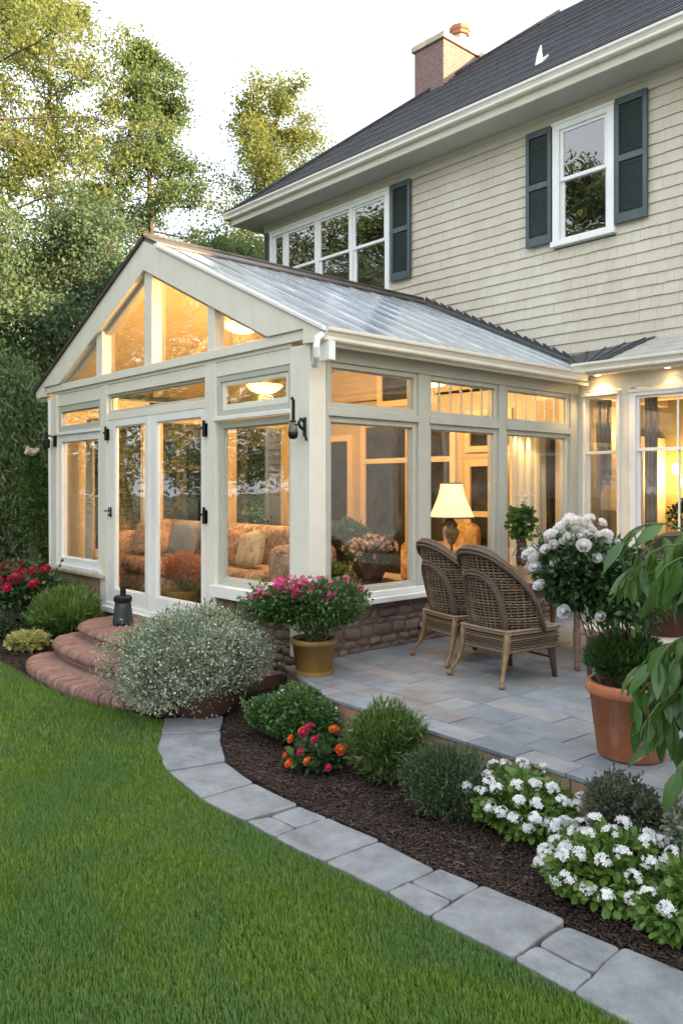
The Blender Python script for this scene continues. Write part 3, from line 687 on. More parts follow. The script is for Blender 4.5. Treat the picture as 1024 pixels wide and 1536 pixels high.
# upper windows
def pane_box(name, mat, parent, x0, x1, y0, y1, z0, z1):
    mb = MB(); mb.box(x0, x1, y0, y1, z0, z1); return mb.build(name, mat, parent)
def dh_window(parent, x0, x1, z0, z1, Y, zm, mat, casing=.09, gl='glass_up', mull=(), sash=.045, cols=0, sillext=.02, depth=.07):
    """double hung window facing -Y. mull: list of x centres of mullions"""
    mb = MB(); c = casing
    mb.box(x0, x0+c, Y-.045, Y+depth, z0, z1); mb.box(x1-c, x1, Y-.045, Y+depth, z0, z1)
    mb.box(x0+c, x1-c, Y-.045, Y+depth, z1-c, z1); mb.box(x0-sillext, x1+sillext, Y-.07, Y+depth-.002, z0-.04, z0+.03)
    mb.box(x0-.012, x1+.012, Y-.06, Y-.045, z1-.03, z1+.012)
    xs = [x0+c]+[v for m_ in mull for v in (m_-.035, m_+.035)]+[x1-c]
    for m_ in mull: mb.box(m_-.035, m_+.035, Y-.035, Y+depth, z0+.03, z1-c)
    for a, b in zip(xs[::2], xs[1::2]):
        for (p, q, o) in ((z0+.03, zm+.02, .02), (zm-.02, z1-c, -.01)):     # lower sash set back
            yy = Y+o
            mb.box(a, a+sash, yy, yy+.035, p, q); mb.box(b-sash, b, yy, yy+.035, p, q)
            mb.box(a+sash, b-sash, yy, yy+.035, p, p+sash); mb.box(a+sash, b-sash, yy, yy+.035, q-sash*.8, q)
            for k in range(1, cols): xx = a+(b-a)*k/cols; mb.box(xx-.011, xx+.011, yy+.004, yy+.03, p+sash, q-sash*.8)
    fr = mb.build('window', mat, parent, bevel=.003)
    for a, b in zip(xs[::2], xs[1::2]):
        for (p, q, o) in ((z0+.03, zm+.02, .02), (zm-.02, z1-c, -.01)):
            pane_box('pane', M[gl], fr, a+sash*.6, b-sash*.6, Y+o+.014, Y+o+.02, p+sash*.6, q-sash*.5)
    return fr
w1 = dh_window(house, -6.98, -3.72, 4.5, 6.84, UY-.03, 6.02, M['white'], .1, mull=(-6.52, -5.58, -4.66), sash=.05)
w2 = dh_window(house, -.60, .31, 5.20, 6.84, UY-.03, 6.06, M['white'], .1, sash=.05)
w3 = dh_window(house, 2.2, 3.1, 5.20, 6.84, UY-.03, 6.06, M['white'], .1, sash=.05)
def shutter(x0, x1, z0, z1, parent, zmid=None):
    Y = UY-.035; mb = MB(); s = .055
    mb.box(x0, x0+s, Y-.05, Y, z0, z1); mb.box(x1-s, x1, Y-.05, Y, z0, z1); mb.box(x0+s, x1-s, Y-.05, Y, z0, z0+.12); mb.box(x0+s, x1-s, Y-.05, Y, z1-.09, z1)
    zm = zmid if zmid else (z0+z1)/2+.02; mb.box(x0+s, x1-s, Y-.05, Y, zm-.04, zm+.04)
    f = mb.build('shutter', M['shutter'], parent, bevel=.004)
    for a, b in ((z0+.12, zm-.04), (zm+.04, z1-.09)):
        mb = MB(); n = int((b-a)/.03)
        for i in range(n):
            z = a+(b-a)*i/n; mb.add([(x0+s, Y-.044, z+.004), (x1-s, Y-.044, z+.004), (x1-s, Y-.012, z+.03), (x0+s, Y-.012, z+.03), (x0+s, Y-.04, z), (x1-s, Y-.04, z), (x1-s, Y-.008, z+.025), (x0+s, Y-.008, z+.025)], [(0, 1, 2, 3), (0, 4, 5, 1), (4, 7, 6, 5)])
        mb.build('louvre', M['shutter'], f)
    return f
shutter(-7.14, -6.99, 5.0, 6.86, house); shutter(-3.68, -3.25, 5.27, 6.86, house); shutter(-1.03, -.62, 5.24, 6.84, house); shutter(.33, .76, 5.26, 6.86, house)
shutter(1.75, 2.18, 5.26, 6.86, house)

# lower right wing of the house (Y = 4.42) with its own small roof
LY = 4.42
mb = MB(); segx = [(.0, .10), (.61, .74), (1.90, 2.05), (3.2, RX)]
for a, b in segx: mb.box(a, b, LY-.002, LY+.12, .0, 3.10)
mb.box(.0, RX, LY, LY+.12, 3.095, 3.30)
mb.box(.1, .61, LY, LY+.12, .0, .95); mb.box(.74, 1.9, LY, LY+.12, .0, .95); mb.box(2.05, 3.2, LY, LY+.12, 0, .95)
mb.build('lower_wall', M['trim'], house)
dh_window(house, .10, .61, .98, 3.06, LY, 2.32, M['trim'], .035, 'glass', sash=.035, sillext=0)
dh_window(house, .74, 1.90, .98, 3.06, LY, 2.34, M['white'], .075, 'glass', sash=.035, cols=2, sillext=0)
dh_window(house, 2.05, 3.2, .98, 3.06, LY, 2.34, M['white'], .075, 'glass', sash=.035, cols=2, sillext=0)
mb = MB(); mb.box(.30, RX, LY-.26, LY+.02, 3.285, 3.30); mb.build('lower_soffit', M['trim'], house)
mb = MB(); mb.box(.14, RX, LY-.28, LY-.25, 3.26, 3.36)
mb.build('lower_fascia', M['trim'], house, bevel=.003)
mb = MB(); gutter_profile(mb, lambda o, z: (.16, LY-.28-o, 3.29+z), lambda o, z: (RX, LY-.28-o, 3.29+z)); mb.build('lower_gutter', M['trim'], house)
mb = MB(); y0, y1 = LY-.32, UY-.02; z0, z1 = 3.39, 3.74
for i in range(5):
    a = y0+(y1-y0)*i/5; b = y0+(y1-y0)*(i+1)/5; za = z0+(z1-z0)*i/5; zb = z0+(z1-z0)*(i+1)/5
    mb.add([(.2+.12*(i+1), a, za+.012), (RX, a, za+.012), (RX, b, zb), (.2+.12*(i+1), b, zb), (.2, a, za), (RX, a, za)], [(0, 1, 2, 3), (4, 5, 1, 0)])
mb.build('lower_roof', simple('sky_pale_roofing', (.40, .39, .35), .6, 0, .15, 5, .4), house)  # pale base colour stands for sky reflected in this roof
mb = MB()   # valley flashing
mb.add([(.16, y0+.02, 3.40), (.55, y0+.0, 3.415), (.86, y1, 3.765), (-.55, y1, 3.63)], [(0, 1, 2, 3)]); mb.add([(.16, y0+.02, 3.405), (-.55, y1, 3.66), (-.2, y1-.4, 3.48)], [(0, 1, 2)])
for k in range(5):
    u = k/5+.1; mb.tube([(.16+u*.35, y0+.02, 3.42), (-.5+u*1.35, y1-.01, 3.65+u*.12)], .008, 5)
mb.build('valley_flashing', M['flash'], house)
# room behind the lower windows
mb = MB(); mb.box(-.05, 6, 8.5, 8.55, 0, 3.4); mb.box(-.05, .0, LY+.13, 8.5, 0, 3.4); mb.box(5.95, 6, LY+.13, 8.5, 0, 3.4); mb.box(0, 5.95, LY+.13, 8.5, .35, .38); mb.box(0, 5.95, LY+.13, 8.5, 3.36, 3.40)
mb.build('room_wall', painted('olive_room_paint', (.24, .20, .10), .06, .7), house)
mb = MB(); mb.box(0, 5.9, 8.38, 8.5, 2.95, 3.36); mb.box(0, 5.9, 6.0, 6.2, 3.1, 3.36); mb.box(0, .12, LY+.2, 8.4, 3.05, 3.36); mb.box(-1+1.0, .08, 6, 7, .4, 2.6)
mb.build('cornice', M['inner_trim'], house, bevel=.01)
def curtain(parent, name, p0, p1, z0, z1, folds, amp, mat, seed=0):
    r = np.random.default_rng(seed); n = folds*8; p0 = np.array(p0, float); p1 = np.array(p1, float); d = (p1-p0); L = np.linalg.norm(d); d /= L; nn = np.array([-d[1], d[0]])
    V = []; k = 7
    for j in range(k):
        v = j/(k-1)
        for i in range(n+1):
            u = i/n; a = amp*(.6+.4*(1-v))*math.sin(u*folds*2*math.pi+.6*math.sin(v*2+u*5)); q = p0+d*L*u+nn*a; V.append((q[0], q[1], z0+(z1-z0)*v))
    F = [(j*(n+1)+i, j*(n+1)+i+1, (j+1)*(n+1)+i+1, (j+1)*(n+1)+i) for j in range(k-1) for i in range(n)]
    mb = MB(); mb.add(V, F); o = mb.build(name, mat, parent, smooth=True); s = o.modifiers.new('t', 'SOLIDIFY'); s.thickness = .004; return o
c1 = curtain(None, 'curtain', (.14, LY+.22), (.34, LY+.25), .4, 3.0, 4, .03, M['drape']); tag(c1, 'grey brown drape hanging inside the narrow window right of the sunroom', 'curtain')
c1 = curtain(None, 'curtain', (.80, LY+.22), (.95, LY+.25), .4, 3.0, 3, .03, M['drape']); tag(c1, 'dark drape at the left edge of the wide window by the leafy plant', 'curtain')

# ================================================================== SUNROOM
sun = empty('sunroom', (0, 0, 0), 0, 'cream framed glass sunroom with a gabled front, glowing inside', 'sunroom')
AX, AZ, SL_ = -3.0, 4.80, .468
roofz = lambda x: AZ-SL_*abs(x-AX)
# stone base
def rubble(mb, fn, a0, a1, z0, z1, seed, rowh=.085):
    r = random.Random(seed); z = z0
    while z < z1-.02:
        h = min(r.uniform(.6, 1.5)*rowh, z1-z); a = a0-r.uniform(0, .1)
        while a < a1:
            l = r.uniform(.09, .3); b = min(a+l, a1); s = max(a, a0)
            if b-s > .03:
                # squashed ellipsoid-ish rounded stone
                n1, n2 = 10, 4; V = []; pr = r.uniform(.018, .045); tl = r.uniform(-.015, .015)
                cx, cz, rx, rz = (s+b)/2, z+h/2, (b-s)/2-.005, h/2-.004
                for j in range(n2+1):
                    q = j/n2; k_ = (1-q**2.6) if j < n2 else 0; 
                    k_ = math.sqrt(max(0, 1-q*q*.999)) 
                    for i in range(n1):
                        an = 2*math.pi*i/n1+.3; c_, s_ = math.cos(an), math.sin(an)
                        ex = math.copysign(abs(c_)**.55, c_); ez = math.copysign(abs(s_)**.55, s_)
                        V.append(fn(cx+ex*rx*k_**.45+(r.uniform(-.006, .006) if j else 0), pr*q, cz+ez*rz*k_**.45+ex*tl))
                F = [(j*n1+i, j*n1+(i+1) % n1, (j+1)*n1+(i+1) % n1, (j+1)*n1+i) for j in range(n2) for i in range(n1)]+[tuple(n2*n1+i for i in range(n1))]
                mb.add(V, F)
            a += l
        z += h
mb = MB(); rubble(mb, lambda a, o, z: (.0+o, a, z), 0.0, 4.42, .28, .77, 3); rubble(mb, lambda a, o, z: (a, -o-.0, z), -1.72, 0.02, .0, .72, 4)
mb.build('stone_base', M['rubble'], sun, smooth=True)
mb = MB(); mb.box(-.2, 0.012, 0.0, 4.42, 0, .77); mb.box(-1.72, -.02, -.008, .2, 0, .72); mb.build('stone_mortar', M['mortar'], sun)
mb = MB(); mb.box(-5.85, -4.15, -.02, .2, 0, .72); mb.box(-5.85, -5.65, .2, 4.42, 0, .72); mb.box(-4.15, -1.72, -.01, .2, 0, .34); mb.each('plinth', M['plinth'], sun, bevel=.01)
mb = MB(); mb.box(-5.88, -4.10, -.10, .02, .70, .765); mb.build('stone_sill', M['stonecap'], sun, bevel=.02)
# posts and rails front (Y from -.03 to .12)
PF0, PF1 = -.03, .12
mb = MB()
mb.box(-5.80, -5.60, -.05, .15, .77, 3.2); mb.box(-.285, .005, -.05, .15, .30, 3.2)
mb.each('corner_post', M['trim'], sun, bevel=.006)
mb = MB()
mb.box(-4.25, -4.06, PF0-.01, PF1, .36, 3.2); mb.box(-1.76, -1.55, PF0-.01, PF1, .36, 3.2)
mb.each('post', M['trim'], sun, bevel=.005)
mb = MB(); mb.box(-5.60, -4.25, PF0, PF1-.02, 3.03, 3.2); mb.box(-4.06, -1.76, PF0, PF1-.02, 3.07, 3.2); mb.box(-1.55, -.285, PF0, PF1-.02, 3.05, 3.2)
mb.box(-5.78, -.28, -.04, PF1, 3.2, 3.24); mb.each('head_rail', M['trim'], sun, bevel=.004)
mb = MB(); mb.box(-5.9, .08, -.07, .10, 3.24, 3.335); mb.build('tie_beam', M['trim'], sun, bevel=.006)
# bargeboards: polygon with the opening
def barge(sgn):
    P_ = []
    tip = AX+sgn*3.24; e_in = AX+sgn*2.42
    return [(AX, roofz(AX)), (tip, roofz(tip)), (tip-sgn*.02, roofz(tip)-.10), (tip-sgn*.28, 3.2), (AX+sgn*2.96, 3.2), (AX+sgn*2.96, 3.335), (e_in, 3.335), (AX, 4.455)]
for sgn in (1, -1):
    mb = MB(); P_ = barge(sgn); 
    if sgn > 0: P_ = P_[::-1]
    mb.prism(P_, lambda x, z: (x, -.095, z), lambda x, z: (x, .0, z)); mb.build('bargeboard', M['trim'], sun, bevel=.004)
# gable mullions and inner reveal frame
mb = MB()
for a, b in ((-4.34, -4.17), (-3.06, -2.88), (-1.69, -1.56)):
    zt = min(roofz(a), roofz(b))-.33; mb.box(a, b, -.05, .08, 3.335, zt+.12)
mb.each('gable_mullion', M['trim'], sun, bevel=.004)
mb = MB()
for sgn in (1, -1):
    pts = [(AX, 4.47), (AX+sgn*2.45, 3.325), (AX+sgn*2.33, 3.325), (AX, 4.40)]
    if sgn > 0: pts = pts[::-1]
    mb.prism(pts, lambda x, z: (x, 0.002, z), lambda x, z: (x, .09, z))
mb.box(-5.4, -.6, .0, .09, 3.3, 3.352)
mb.build('gable_frame', M['grey_trim'], sun)
for a, b in ((-5.36, -4.34), (-4.17, -3.06), (-2.88, -1.69), (-1.56, -.62)):
    za, zb = roofz(a)-.37, roofz(b)-.37; pts = [(a, 3.34), (b, 3.34), (b, max(zb, 3.345)), (a, max(za, 3.345))]
    mb = MB(); mb.prism(pts, lambda x, z: (x, .04, z), lambda x, z: (x, .046, z)); mb.build('gable_pane', M['glass'], sun)
# generic light (fixed window) with frame + pane, plane 'y' (front) or 'x' (side)
def fixed(plane, base, a0, a1, z0, z1, fw, o0, o1, mat, gl='glass', name='window', parent=sun, divs=0, inner=None):
    def bx(mb, a, b, p, q, c, d):
        if plane == 'y': mb.box(a, b, base-q, base-p, c, d)
        else: mb.box(base+p, base+q, a, b, c, d)
    mb = MB()
    bx(mb, a0, a0+fw, o0, o1, z0, z1); bx(mb, a1-fw, a1, o0, o1, z0, z1); bx(mb, a0+fw, a1-fw, o0, o1, z0, z0+fw); bx(mb, a0+fw, a1-fw, o0, o1, z1-fw, z1)
    f2 = fw+.012     # thin glazing bead
    for (a, b, c, d) in ((a0+fw, a0+f2, z0+fw, z1-fw), (a1-f2, a1-fw, z0+fw, z1-fw), (a0+f2, a1-f2, z0+fw, z0+f2), (a0+f2, a1-f2, z1-f2, z1-fw)):
        bx(mb, a, b, o0+.01, (o0+o1)/2+.005, c, d)
    for k in range(1, divs):
        x = a0+fw+(a1-a0-2*fw)*k/divs; bx(mb, x-.007, x+.007, o0+.012, (o0+o1)/2, z0+f2, z1-f2)
    f = mb.build(name, mat, parent, bevel=.003, seg=1)
    mb = MB(); bx(mb, a0+fw*.7, a1-fw*.7, (o0+o1)/2-.003, (o0+o1)/2+.003, z0+fw*.7, z1-fw*.7); mb.build('pane', M[gl], f); return f
# front: left window + transom
fixed('y', 0, -5.60, -4.25, .80, 2.62, .10, -.07, .02, M['white'])
fixed('y', 0, -5.60, -4.25, 2.66, 3.03, .085, -.07, .02, M['grey_trim'], divs=0)
mb = MB(); mb.box(-5.62, -4.24, -.05, .08, 2.62, 2.66); mb.box(-5.62, -4.2, -.07, .09, .765, .80); mb.each('rail', M['white'], sun, bevel=.004)
# doors
mb = MB(); mb.box(-4.06, -1.76, -.06, .12, .34, .42); mb.box(-4.12, -1.70, -.10, -.02, .30, .37); mb.build('threshold', M['white'], sun, bevel=.006)
mb = MB(); mb.box(-4.06, -1.76, -.035, .10, 2.74, 2.83); mb.build('door_head', M['trim'], sun, bevel=.004)
def door(x0, x1, sl, sr, hinge_side):
    mb = MB(); a, b = x0, x1
    mb.box(a, a+sl, -.03, .03, .42, 2.74); mb.box(b-sr, b, -.03, .03, .42, 2.74); mb.box(a+sl, b-sr, -.03, .03, .42, .60); mb.box(a+sl, b-sr, -.03, .03, 2.65, 2.74)
    for (p, q, c, d_) in ((a+sl, a+sl+.014, .6, 2.65), (b-sr-.014, b-sr, .6, 2.65), (a+sl+.014, b-sr-.014, .6, .614), (a+sl+.014, b-sr-.014, 2.636, 2.65)): mb.box(p, q, -.015, .02, c, d_)
    f = mb.build('door', M['white'], sun, bevel=.005)
    pane_box('pane', M['glass'], f, a+sl-.01, b-sr+.01, -.003, .003, .59, 2.66); return f
d1 = door(-4.055, -2.975, .20, .11, 'l'); d2 = door(-2.965, -1.765, .15, .085, 'r')
mb = MB(); mb.box(-2.99, -2.95, -.05, -.03, .43, 2.73); mb.build('astragal', M['white'], sun, bevel=.006)
fixed('y', 0, -4.06, -1.76, 2.83, 3.07, .03, -.06, .0, M['grey_trim'])
# hardware
def hinge(parent, x, z, s=1, big=True):
    mb = MB(); mb.box(x-.03, x+.03, -.052, -.031, z-.07, z+.07); mb.tube([(x, -.07, z-.075), (x, -.07, z+.075)], .018, 8)
    mb.tube([(x, -.06, z+.03), (x-s*.05, -.075, z+.02)], .012, 6); mb.lathe([(.008, 0), (.02, .012), (.008, .03)], (x, -.07, z+.075), 8); return mb.build('hinge', M['black'], parent)
hinge(d1, -4.03, 2.56, 1); hinge(d2, -1.73, 2.50, 1); hinge(d2, -1.73, 1.57, 1)
mb = MB(); mb.box(-3.965, -3.94, -.042, -.03, 1.50, 1.63); mb.tube([(-3.952, -.03, 1.585), (-3.952, -.085, 1.585), (-4.03, -.09, 1.58)], .009, 6); mb.tube([(-3.952, -.03, 1.53), (-3.952, -.07, 1.53)], .016, 8)
mb.tube([(-3.952, -.05, 1.62), (-3.93, -.075, 1.625), (-3.925, -.075, 1.56)], .008, 6); mb.build('handle', M['black'], d1)
# front right window + transom
fixed('y', 0, -1.55, -.285, .86, 2.58, .075, -.07, .0, M['grey_trim'])
mb = MB(); mb.box(-1.56, -.28, -.075, -.031, 2.58, 2.625); mb.box(-1.58, .02, -.105, .06, .74, .86); mb.each('rail', M['white'], sun, bevel=.006)
f = fixed('y', 0, -1.55, -.285, 2.625, 3.05, .06, -.05, .02, M['grey_trim'])
fixed('y', 0, -1.485, -.35, 2.69, 3.0, .05, -.02, .0, M['trim'], divs=0)
# side wall (X=0), outward +X
mb = MB(); mb.box(-.15, .02, 1.40, 1.57, .80, 3.06); mb.box(-.15, .02, 2.76, 2.90, .80, 3.06); mb.box(-.15, .02, .15, .17, .8, 3.06); mb.box(-.15, .02, 4.24, 4.42, .8, 3.06); mb.each('side_post', M['grey_trim'], sun, bevel=.004)
mb = MB(); mb.box(-.14, .03, .16, 1.40, 2.555, 2.63); mb.box(-.14, .03, 1.57, 2.76, 2.555, 2.63); mb.box(-.14, .03, 2.90, 4.24, 2.555, 2.63); mb.each('side_rail', M['grey_trim'], sun, bevel=.004)
for a, b in ((.17, 1.40), (1.57, 2.76), (2.90, 4.24)):
    fixed('x', 0, a, b, 2.63, 3.06, .05, -.08, .0, M['grey_trim'], divs=0 if a < 1 else 6)
    fixed('x', 0, a, b, .86, 2.555, .055, -.09, -.01, M['grey_trim'])
mb = MB(); mb.box(-.15, .105, -.02, 4.40, .76, .815); mb.box(-.15, .045, .15, 4.40, .815, .87); mb.build('side_sill', M['white'], sun, bevel=.008)
mb = MB(); mb.box(-.16, .03, .10, 4.42, 3.06, 3.22); mb.build('side_frieze', M['grey_trim'], sun, bevel=.004)
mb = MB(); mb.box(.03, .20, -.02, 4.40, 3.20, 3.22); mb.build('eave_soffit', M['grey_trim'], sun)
mb = MB(); mb.box(.17, .20, -.09, 4.36, 3.16, 3.29); mb.build('eave_fascia', M['trim'], sun, bevel=.003)
mb = MB(); gutter_profile(mb, lambda o, z: (.20+o, -.10, 3.19+z), lambda o, z: (.20+o, 4.14, 3.19+z)); mb.build('gutter', M['trim'], sun)
mb = MB(); mb.tube([(.24, -.1, 3.24), (.24, -.16, 3.20), (.245, -.175, 3.12), (.23, -.16, 3.05), (.17, -.12, 3.0), (.13, -.1, 2.985)], [.032]*6, 10); mb.box(.17, .30, -.075, -.0, 3.02, 3.19); mb.build('downspout_elbow', M['white'], sun)
# left gutter
mb = MB(); gutter_profile(mb, lambda o, z: (-6.2-o, -.05, 3.17+z), lambda o, z: (-6.2-o, 4.8, 3.17+z)); mb.box(-6.2, -6.16, -.04, 4.8, 3.14, 3.28); mb.box(-6.2, -5.8, .0, 4.8, 3.14, 3.16); mb.build('gutter', M['trim'], sun)
mb = MB(); mb.tube([(-5.88, -.02, 3.15), (-5.88, .0, .1)], .04, 10); mb.build('downspout', M['white'], sun)
# left side wall (X=-5.8): windows
mb = MB()
for a, b in ((.15, .35), (1.45, 1.62), (2.85, 3.02), (4.2, 4.42)): mb.box(-5.8, -5.66, a, b, .72, 3.2)
mb.box(-5.8, -5.66, .35, 4.2, 3.0, 3.2); mb.box(-5.8, -5.66, .35, 4.2, .72, .86)
mb.each('side_post', M['inner_trim'], sun, bevel=.004)
for a, b in ((.35, 1.45), (1.62, 2.85), (3.02, 4.2)): fixed('x', -5.72, a, b, .86, 3.0, .09, -.05, .03, M['inner_trim'])
# roof
mb = MB(); th = .05
def rslope(mb, x0, x1, y0, y1, t0, t1):
    mb.add([(x0, y0, roofz(x0)+t0), (x1, y0, roofz(x1)+t0), (x1, y1, roofz(x1)+t0), (x0, y1, roofz(x0)+t0), (x0, y0, roofz(x0)+t1), (x1, y0, roofz(x1)+t1), (x1, y1, roofz(x1)+t1), (x0, y1, roofz(x0)+t1)],
           [(0,3,2,1),(4,5,6,7),(0,1,5,4),(1,2,6,5),(2,3,7,6),(3,0,4,7)])
rslope(mb, AX, .26, -.08, 4.82, .006, .04); rslope(mb, -6.26, AX, -.08, 4.82, .006, .04)
mb.build('roof', M['roofpanel'], sun)
mb = MB()
for i in range(12):
    yy = .05+i*.41
    for (xa, xb) in ((AX+.3, .255), (-6.25, AX-.3)):
        mb.tube([(xa, yy, roofz(xa)+.045), ((xa+xb)/2, yy, roofz((xa+xb)/2)+.045), (xb, yy, roofz(xb)+.042)], .009, 6)
mb.build('roof_seam', M['roofpanel'], sun, smooth=True)
mb = MB()
rslope(mb, AX, AX+.34, -.11, 4.82, .045, .07); rslope(mb, AX-.34, AX, -.11, 4.82, .045, .07)
mb.tube([(AX, -.11, AZ+.07), (AX, 4.8, AZ+.07)], .03, 8)
rslope(mb, -6.28, AX, -.125, -.08, .0, .05)
mb.build('ridge_cap', M['ridge'], sun)
mb = MB(); rslope(mb, AX+.3, .27, -.125, -.08, .008, .04); mb.build('verge_trim', M['white'], sun)
mb = MB()   # stepped flashing against the siding
x = AX+.05
while x < .1:
    z = roofz(x); zt = 3.25+.145*math.ceil((z+.02-3.25)/.145)
    x2 = min(x+.155, .3); 
    mb.prism([(x, roofz(x)+.03), (x2, roofz(x2)+.03), (x2, roofz(x2)+.055), (x2, roofz(x2)+.085), (x+.02, roofz(x)+.12), (x, roofz(x)+.12)], lambda a, c: (a, UY-.034, c), lambda a, c: (a, UY-.026, c))
    x += .155
rslope(mb, AX, .2, 4.46, 4.82, .046, .066)
mb.build('step_flashing', M['flash'], sun)
# ceiling lining and rafters
mb = MB(); rslope(mb, AX, .0, .1, 4.42, -.16, -.13); rslope(mb, -5.8, AX, .1, 4.42, -.16, -.13); mb.build('ceiling', M['inner'], sun)
mb = MB()
for yy in (1.5, 2.95): rslope(mb, AX, -.16, yy, yy+.1, -.28, -.161); rslope(mb, -5.64, AX, yy, yy+.1, -.28, -.161)
mb.each('rafter', M['inner_trim'], sun, bevel=.004)
# back wall inside, floor
mb = MB(); mb.box(-5.8, -.0, LY, LY+.1, .3, 3.3)
mb.prism([(-5.8, 3.3), (-.0, 3.3), (-.0, roofz(0)-.16), (AX, AZ-.16), (-5.8, roofz(-5.8)-.16)], lambda x, z: (x, LY, z), lambda x, z: (x, LY+.1, z))
mb.build('back_wall', M['inner'], sun)
mb = MB(); mb.box(-5.78, -.16, .12, LY, .34, .40); mb.build('floor', M['floor'], sun)
def inwin(x0, x1, z0, z1, fw=.1, divs=0, zm=None):
    mb = MB(); Y = LY
    mb.box(x0, x0+fw, Y-.05, Y, z0, z1); mb.box(x1-fw, x1, Y-.05, Y, z0, z1); mb.box(x0+fw, x1-fw, Y-.05, Y, z1-fw, z1); mb.box(x0+fw, x1-fw, Y-.05, Y, z0, z0+fw)
    if zm: mb.box(x0+fw, x1-fw, Y-.045, Y, zm-.04, zm+.04)
    for k in range(1, divs): xx = x0+(x1-x0)*k/divs; mb.box(xx-.012, xx+.012, Y-.03, Y-.01, z0+fw, z1-fw)
    f = mb.build('inner_window', M['inner_trim'], sun, bevel=.005)
    mb = MB(); mb.box(x0+fw, x1-fw, Y-.012, Y-.002, z0+fw, z1-fw); mb.build('inner_glass', M['dark_pane'], f)
n = NT('dim_glass'); n.col(n.ramp(n.noise(n.co((1, 1, 1)), 4, 7, .75), [(.35, (.012, .012, .008)), (.55, (.03, .028, .015)), (.7, (.075, .06, .03))])); n.p(Roughness=.08); M['dark_pane'] = n.m  # opaque panes: the dark room behind is put into the mottled colour
inwin(-5.6, -4.2, .42, 2.75, .1); inwin(-3.98, -1.98, .42, 2.95, .1, divs=2, zm=2.3); inwin(-1.8, -.98, 2.38, 2.98, .09); inwin(-1.8, -.98, .42, 2.28, .1, zm=1.5); inwin(-.85, -.2, .42, 2.7, .09)
inwin(-3.6, -2.4, 3.15, 3.9, .1)
# folded door stiles at the far bay
mb = MB()
for k, yy in enumerate((3.42, 3.62, 3.80, 4.05)): mb.box(-.32-.03*k, -.28-.03*k, yy, yy+.09, .4, 2.52)
mb.each('folding_door_stile', M['inner_trim'], sun, bevel=.004)
c1 = curtain(None, 'curtain', (-.42, 3.35), (-.42, 4.35), .42, 2.6, 7, .035, M['curtain'], 3); tag(c1, 'pale linen curtain in the rear bay of the sunroom behind the patio table', 'curtain')
c1 = curtain(None, 'curtain', (-5.5, .35), (-5.15, .30), .42, 2.7, 4, .04, M['curtain'], 4); tag(c1, 'cream curtain drawn back inside the leftmost front window', 'curtain')

# ---- lamps that are lit
def point(name, loc, watt, r=.05, col=(1, .59, .23), parent=None):
    l = bpy.data.lights.new(name, 'POINT'); l.energy = watt*.52; l.shadow_soft_size = r; l.color = col
    o = bpy.data.objects.new(name, l); o.location = loc; link(o, parent); return o
M['shade'] = NT('lit_lamp_shade')
n = M['shade']; n.col((.85, .68, .42)); n.b.inputs['Emission Color'].default_value = (1, .66, .30, 1); n.b.inputs['Emission Strength'].default_value = .17; n.p(Roughness=.8); M['shade'] = n.m
M['bowl'] = emit('lit_alabaster_bowl', (1, .66, .30), .35)
M['bulb'] = emit('lit_bulb', (1, .72, .36), 6)
def floor_lamp(x, y):
    t = empty('floor_lamp', (x, y, .40), 0, 'lit floor lamp with cream bell shade behind the wicker chairs', 'lamp')
    mb = MB(); z0 = 1.13; n = 6
    pf = [(.27, 0), (.235, .07), (.19, .17), (.155, .27), (.135, .36), (.13, .40)]
    mb.lathe([(r, z0+z) for r, z in pf], n=24); o = mb.build('lamp_shade', M['shade'], t, smooth=True)
    mm = o.data; import bmesh as bm_
    b = bm_.new(); b.from_mesh(mm); bm_.ops.delete(b, geom=[f for f in b.faces if len(f.verts) > 4], context='FACES'); b.to_mesh(mm); b.free()
    s = o.modifiers.new('t', 'SOLIDIFY'); s.thickness = .004
    mb = MB(); mb.lathe([(.136, z0+.395), (.136, z0+.41), (.128, z0+.41), (.128, z0+.395)], n=24); mb.lathe([(.275, z0-.008), (.275, z0+.008), (.266, z0+.008), (.266, z0-.008)], n=24); mb.build('shade_trim', M['darkwood'], o)
    mb = MB(); mb.lathe([(.015, .02), (.014, z0-.32), (.04, z0-.31), (.09, z0-.2), (.10, z0-.17), (.06, z0-.12), (.075, z0-.09), (.03, z0-.03), (.012, z0)], n=14); mb.lathe([(.15, 0), (.15, .015), (.03, .035)], n=20)
    mb.build('stand', M['leg'], t, smooth=True)
    point('bulb_light', (0, 0, z0+.16), 42, .05, parent=t); return t
floor_lamp(-.55, 2.60)
def ceiling_lamp(x, y, z, watt, label):
    t = empty('ceiling_lamp', (x, y, z), 0, label, 'lamp')
    mb = MB(); mb.lathe([(.02, -.10), (.12, -.09), (.20, -.05), (.24, 0), (.23, .005), (.01, .01)], n=24); mb.build('bowl', M['bowl'], t, smooth=True)
    mb = MB(); mb.lathe([(.245, -.006), (.25, .02), (.2, .03), (.02, .03)], n=24); top = roofz(x)-.16-z; mb = MB(); mb.tube([(0, 0, .02), (0, 0, top)], .01, 6); mb.build('bracket', M['black'], t)
    point('bulb_light', (0, 0, -.2), watt*.7, .12, parent=t); point('up_light', (0, 0, .09), watt*.5, .05, parent=t)
    return t
ceiling_lamp(-2.25, .8, 3.82, 38, 'highest glowing bowl lamp, behind the right gable pane')
ceiling_lamp(-2.75, 1.5, 3.20, 38, 'glowing bowl lamp hanging lower, added for the glow in the front transom pane')  # lamp added to make the glowing shape in the front transom
ceiling_lamp(-1.1, 2.9, 3.25, 20, 'glowing bowl lamp hanging at the back, behind the side transom panes')
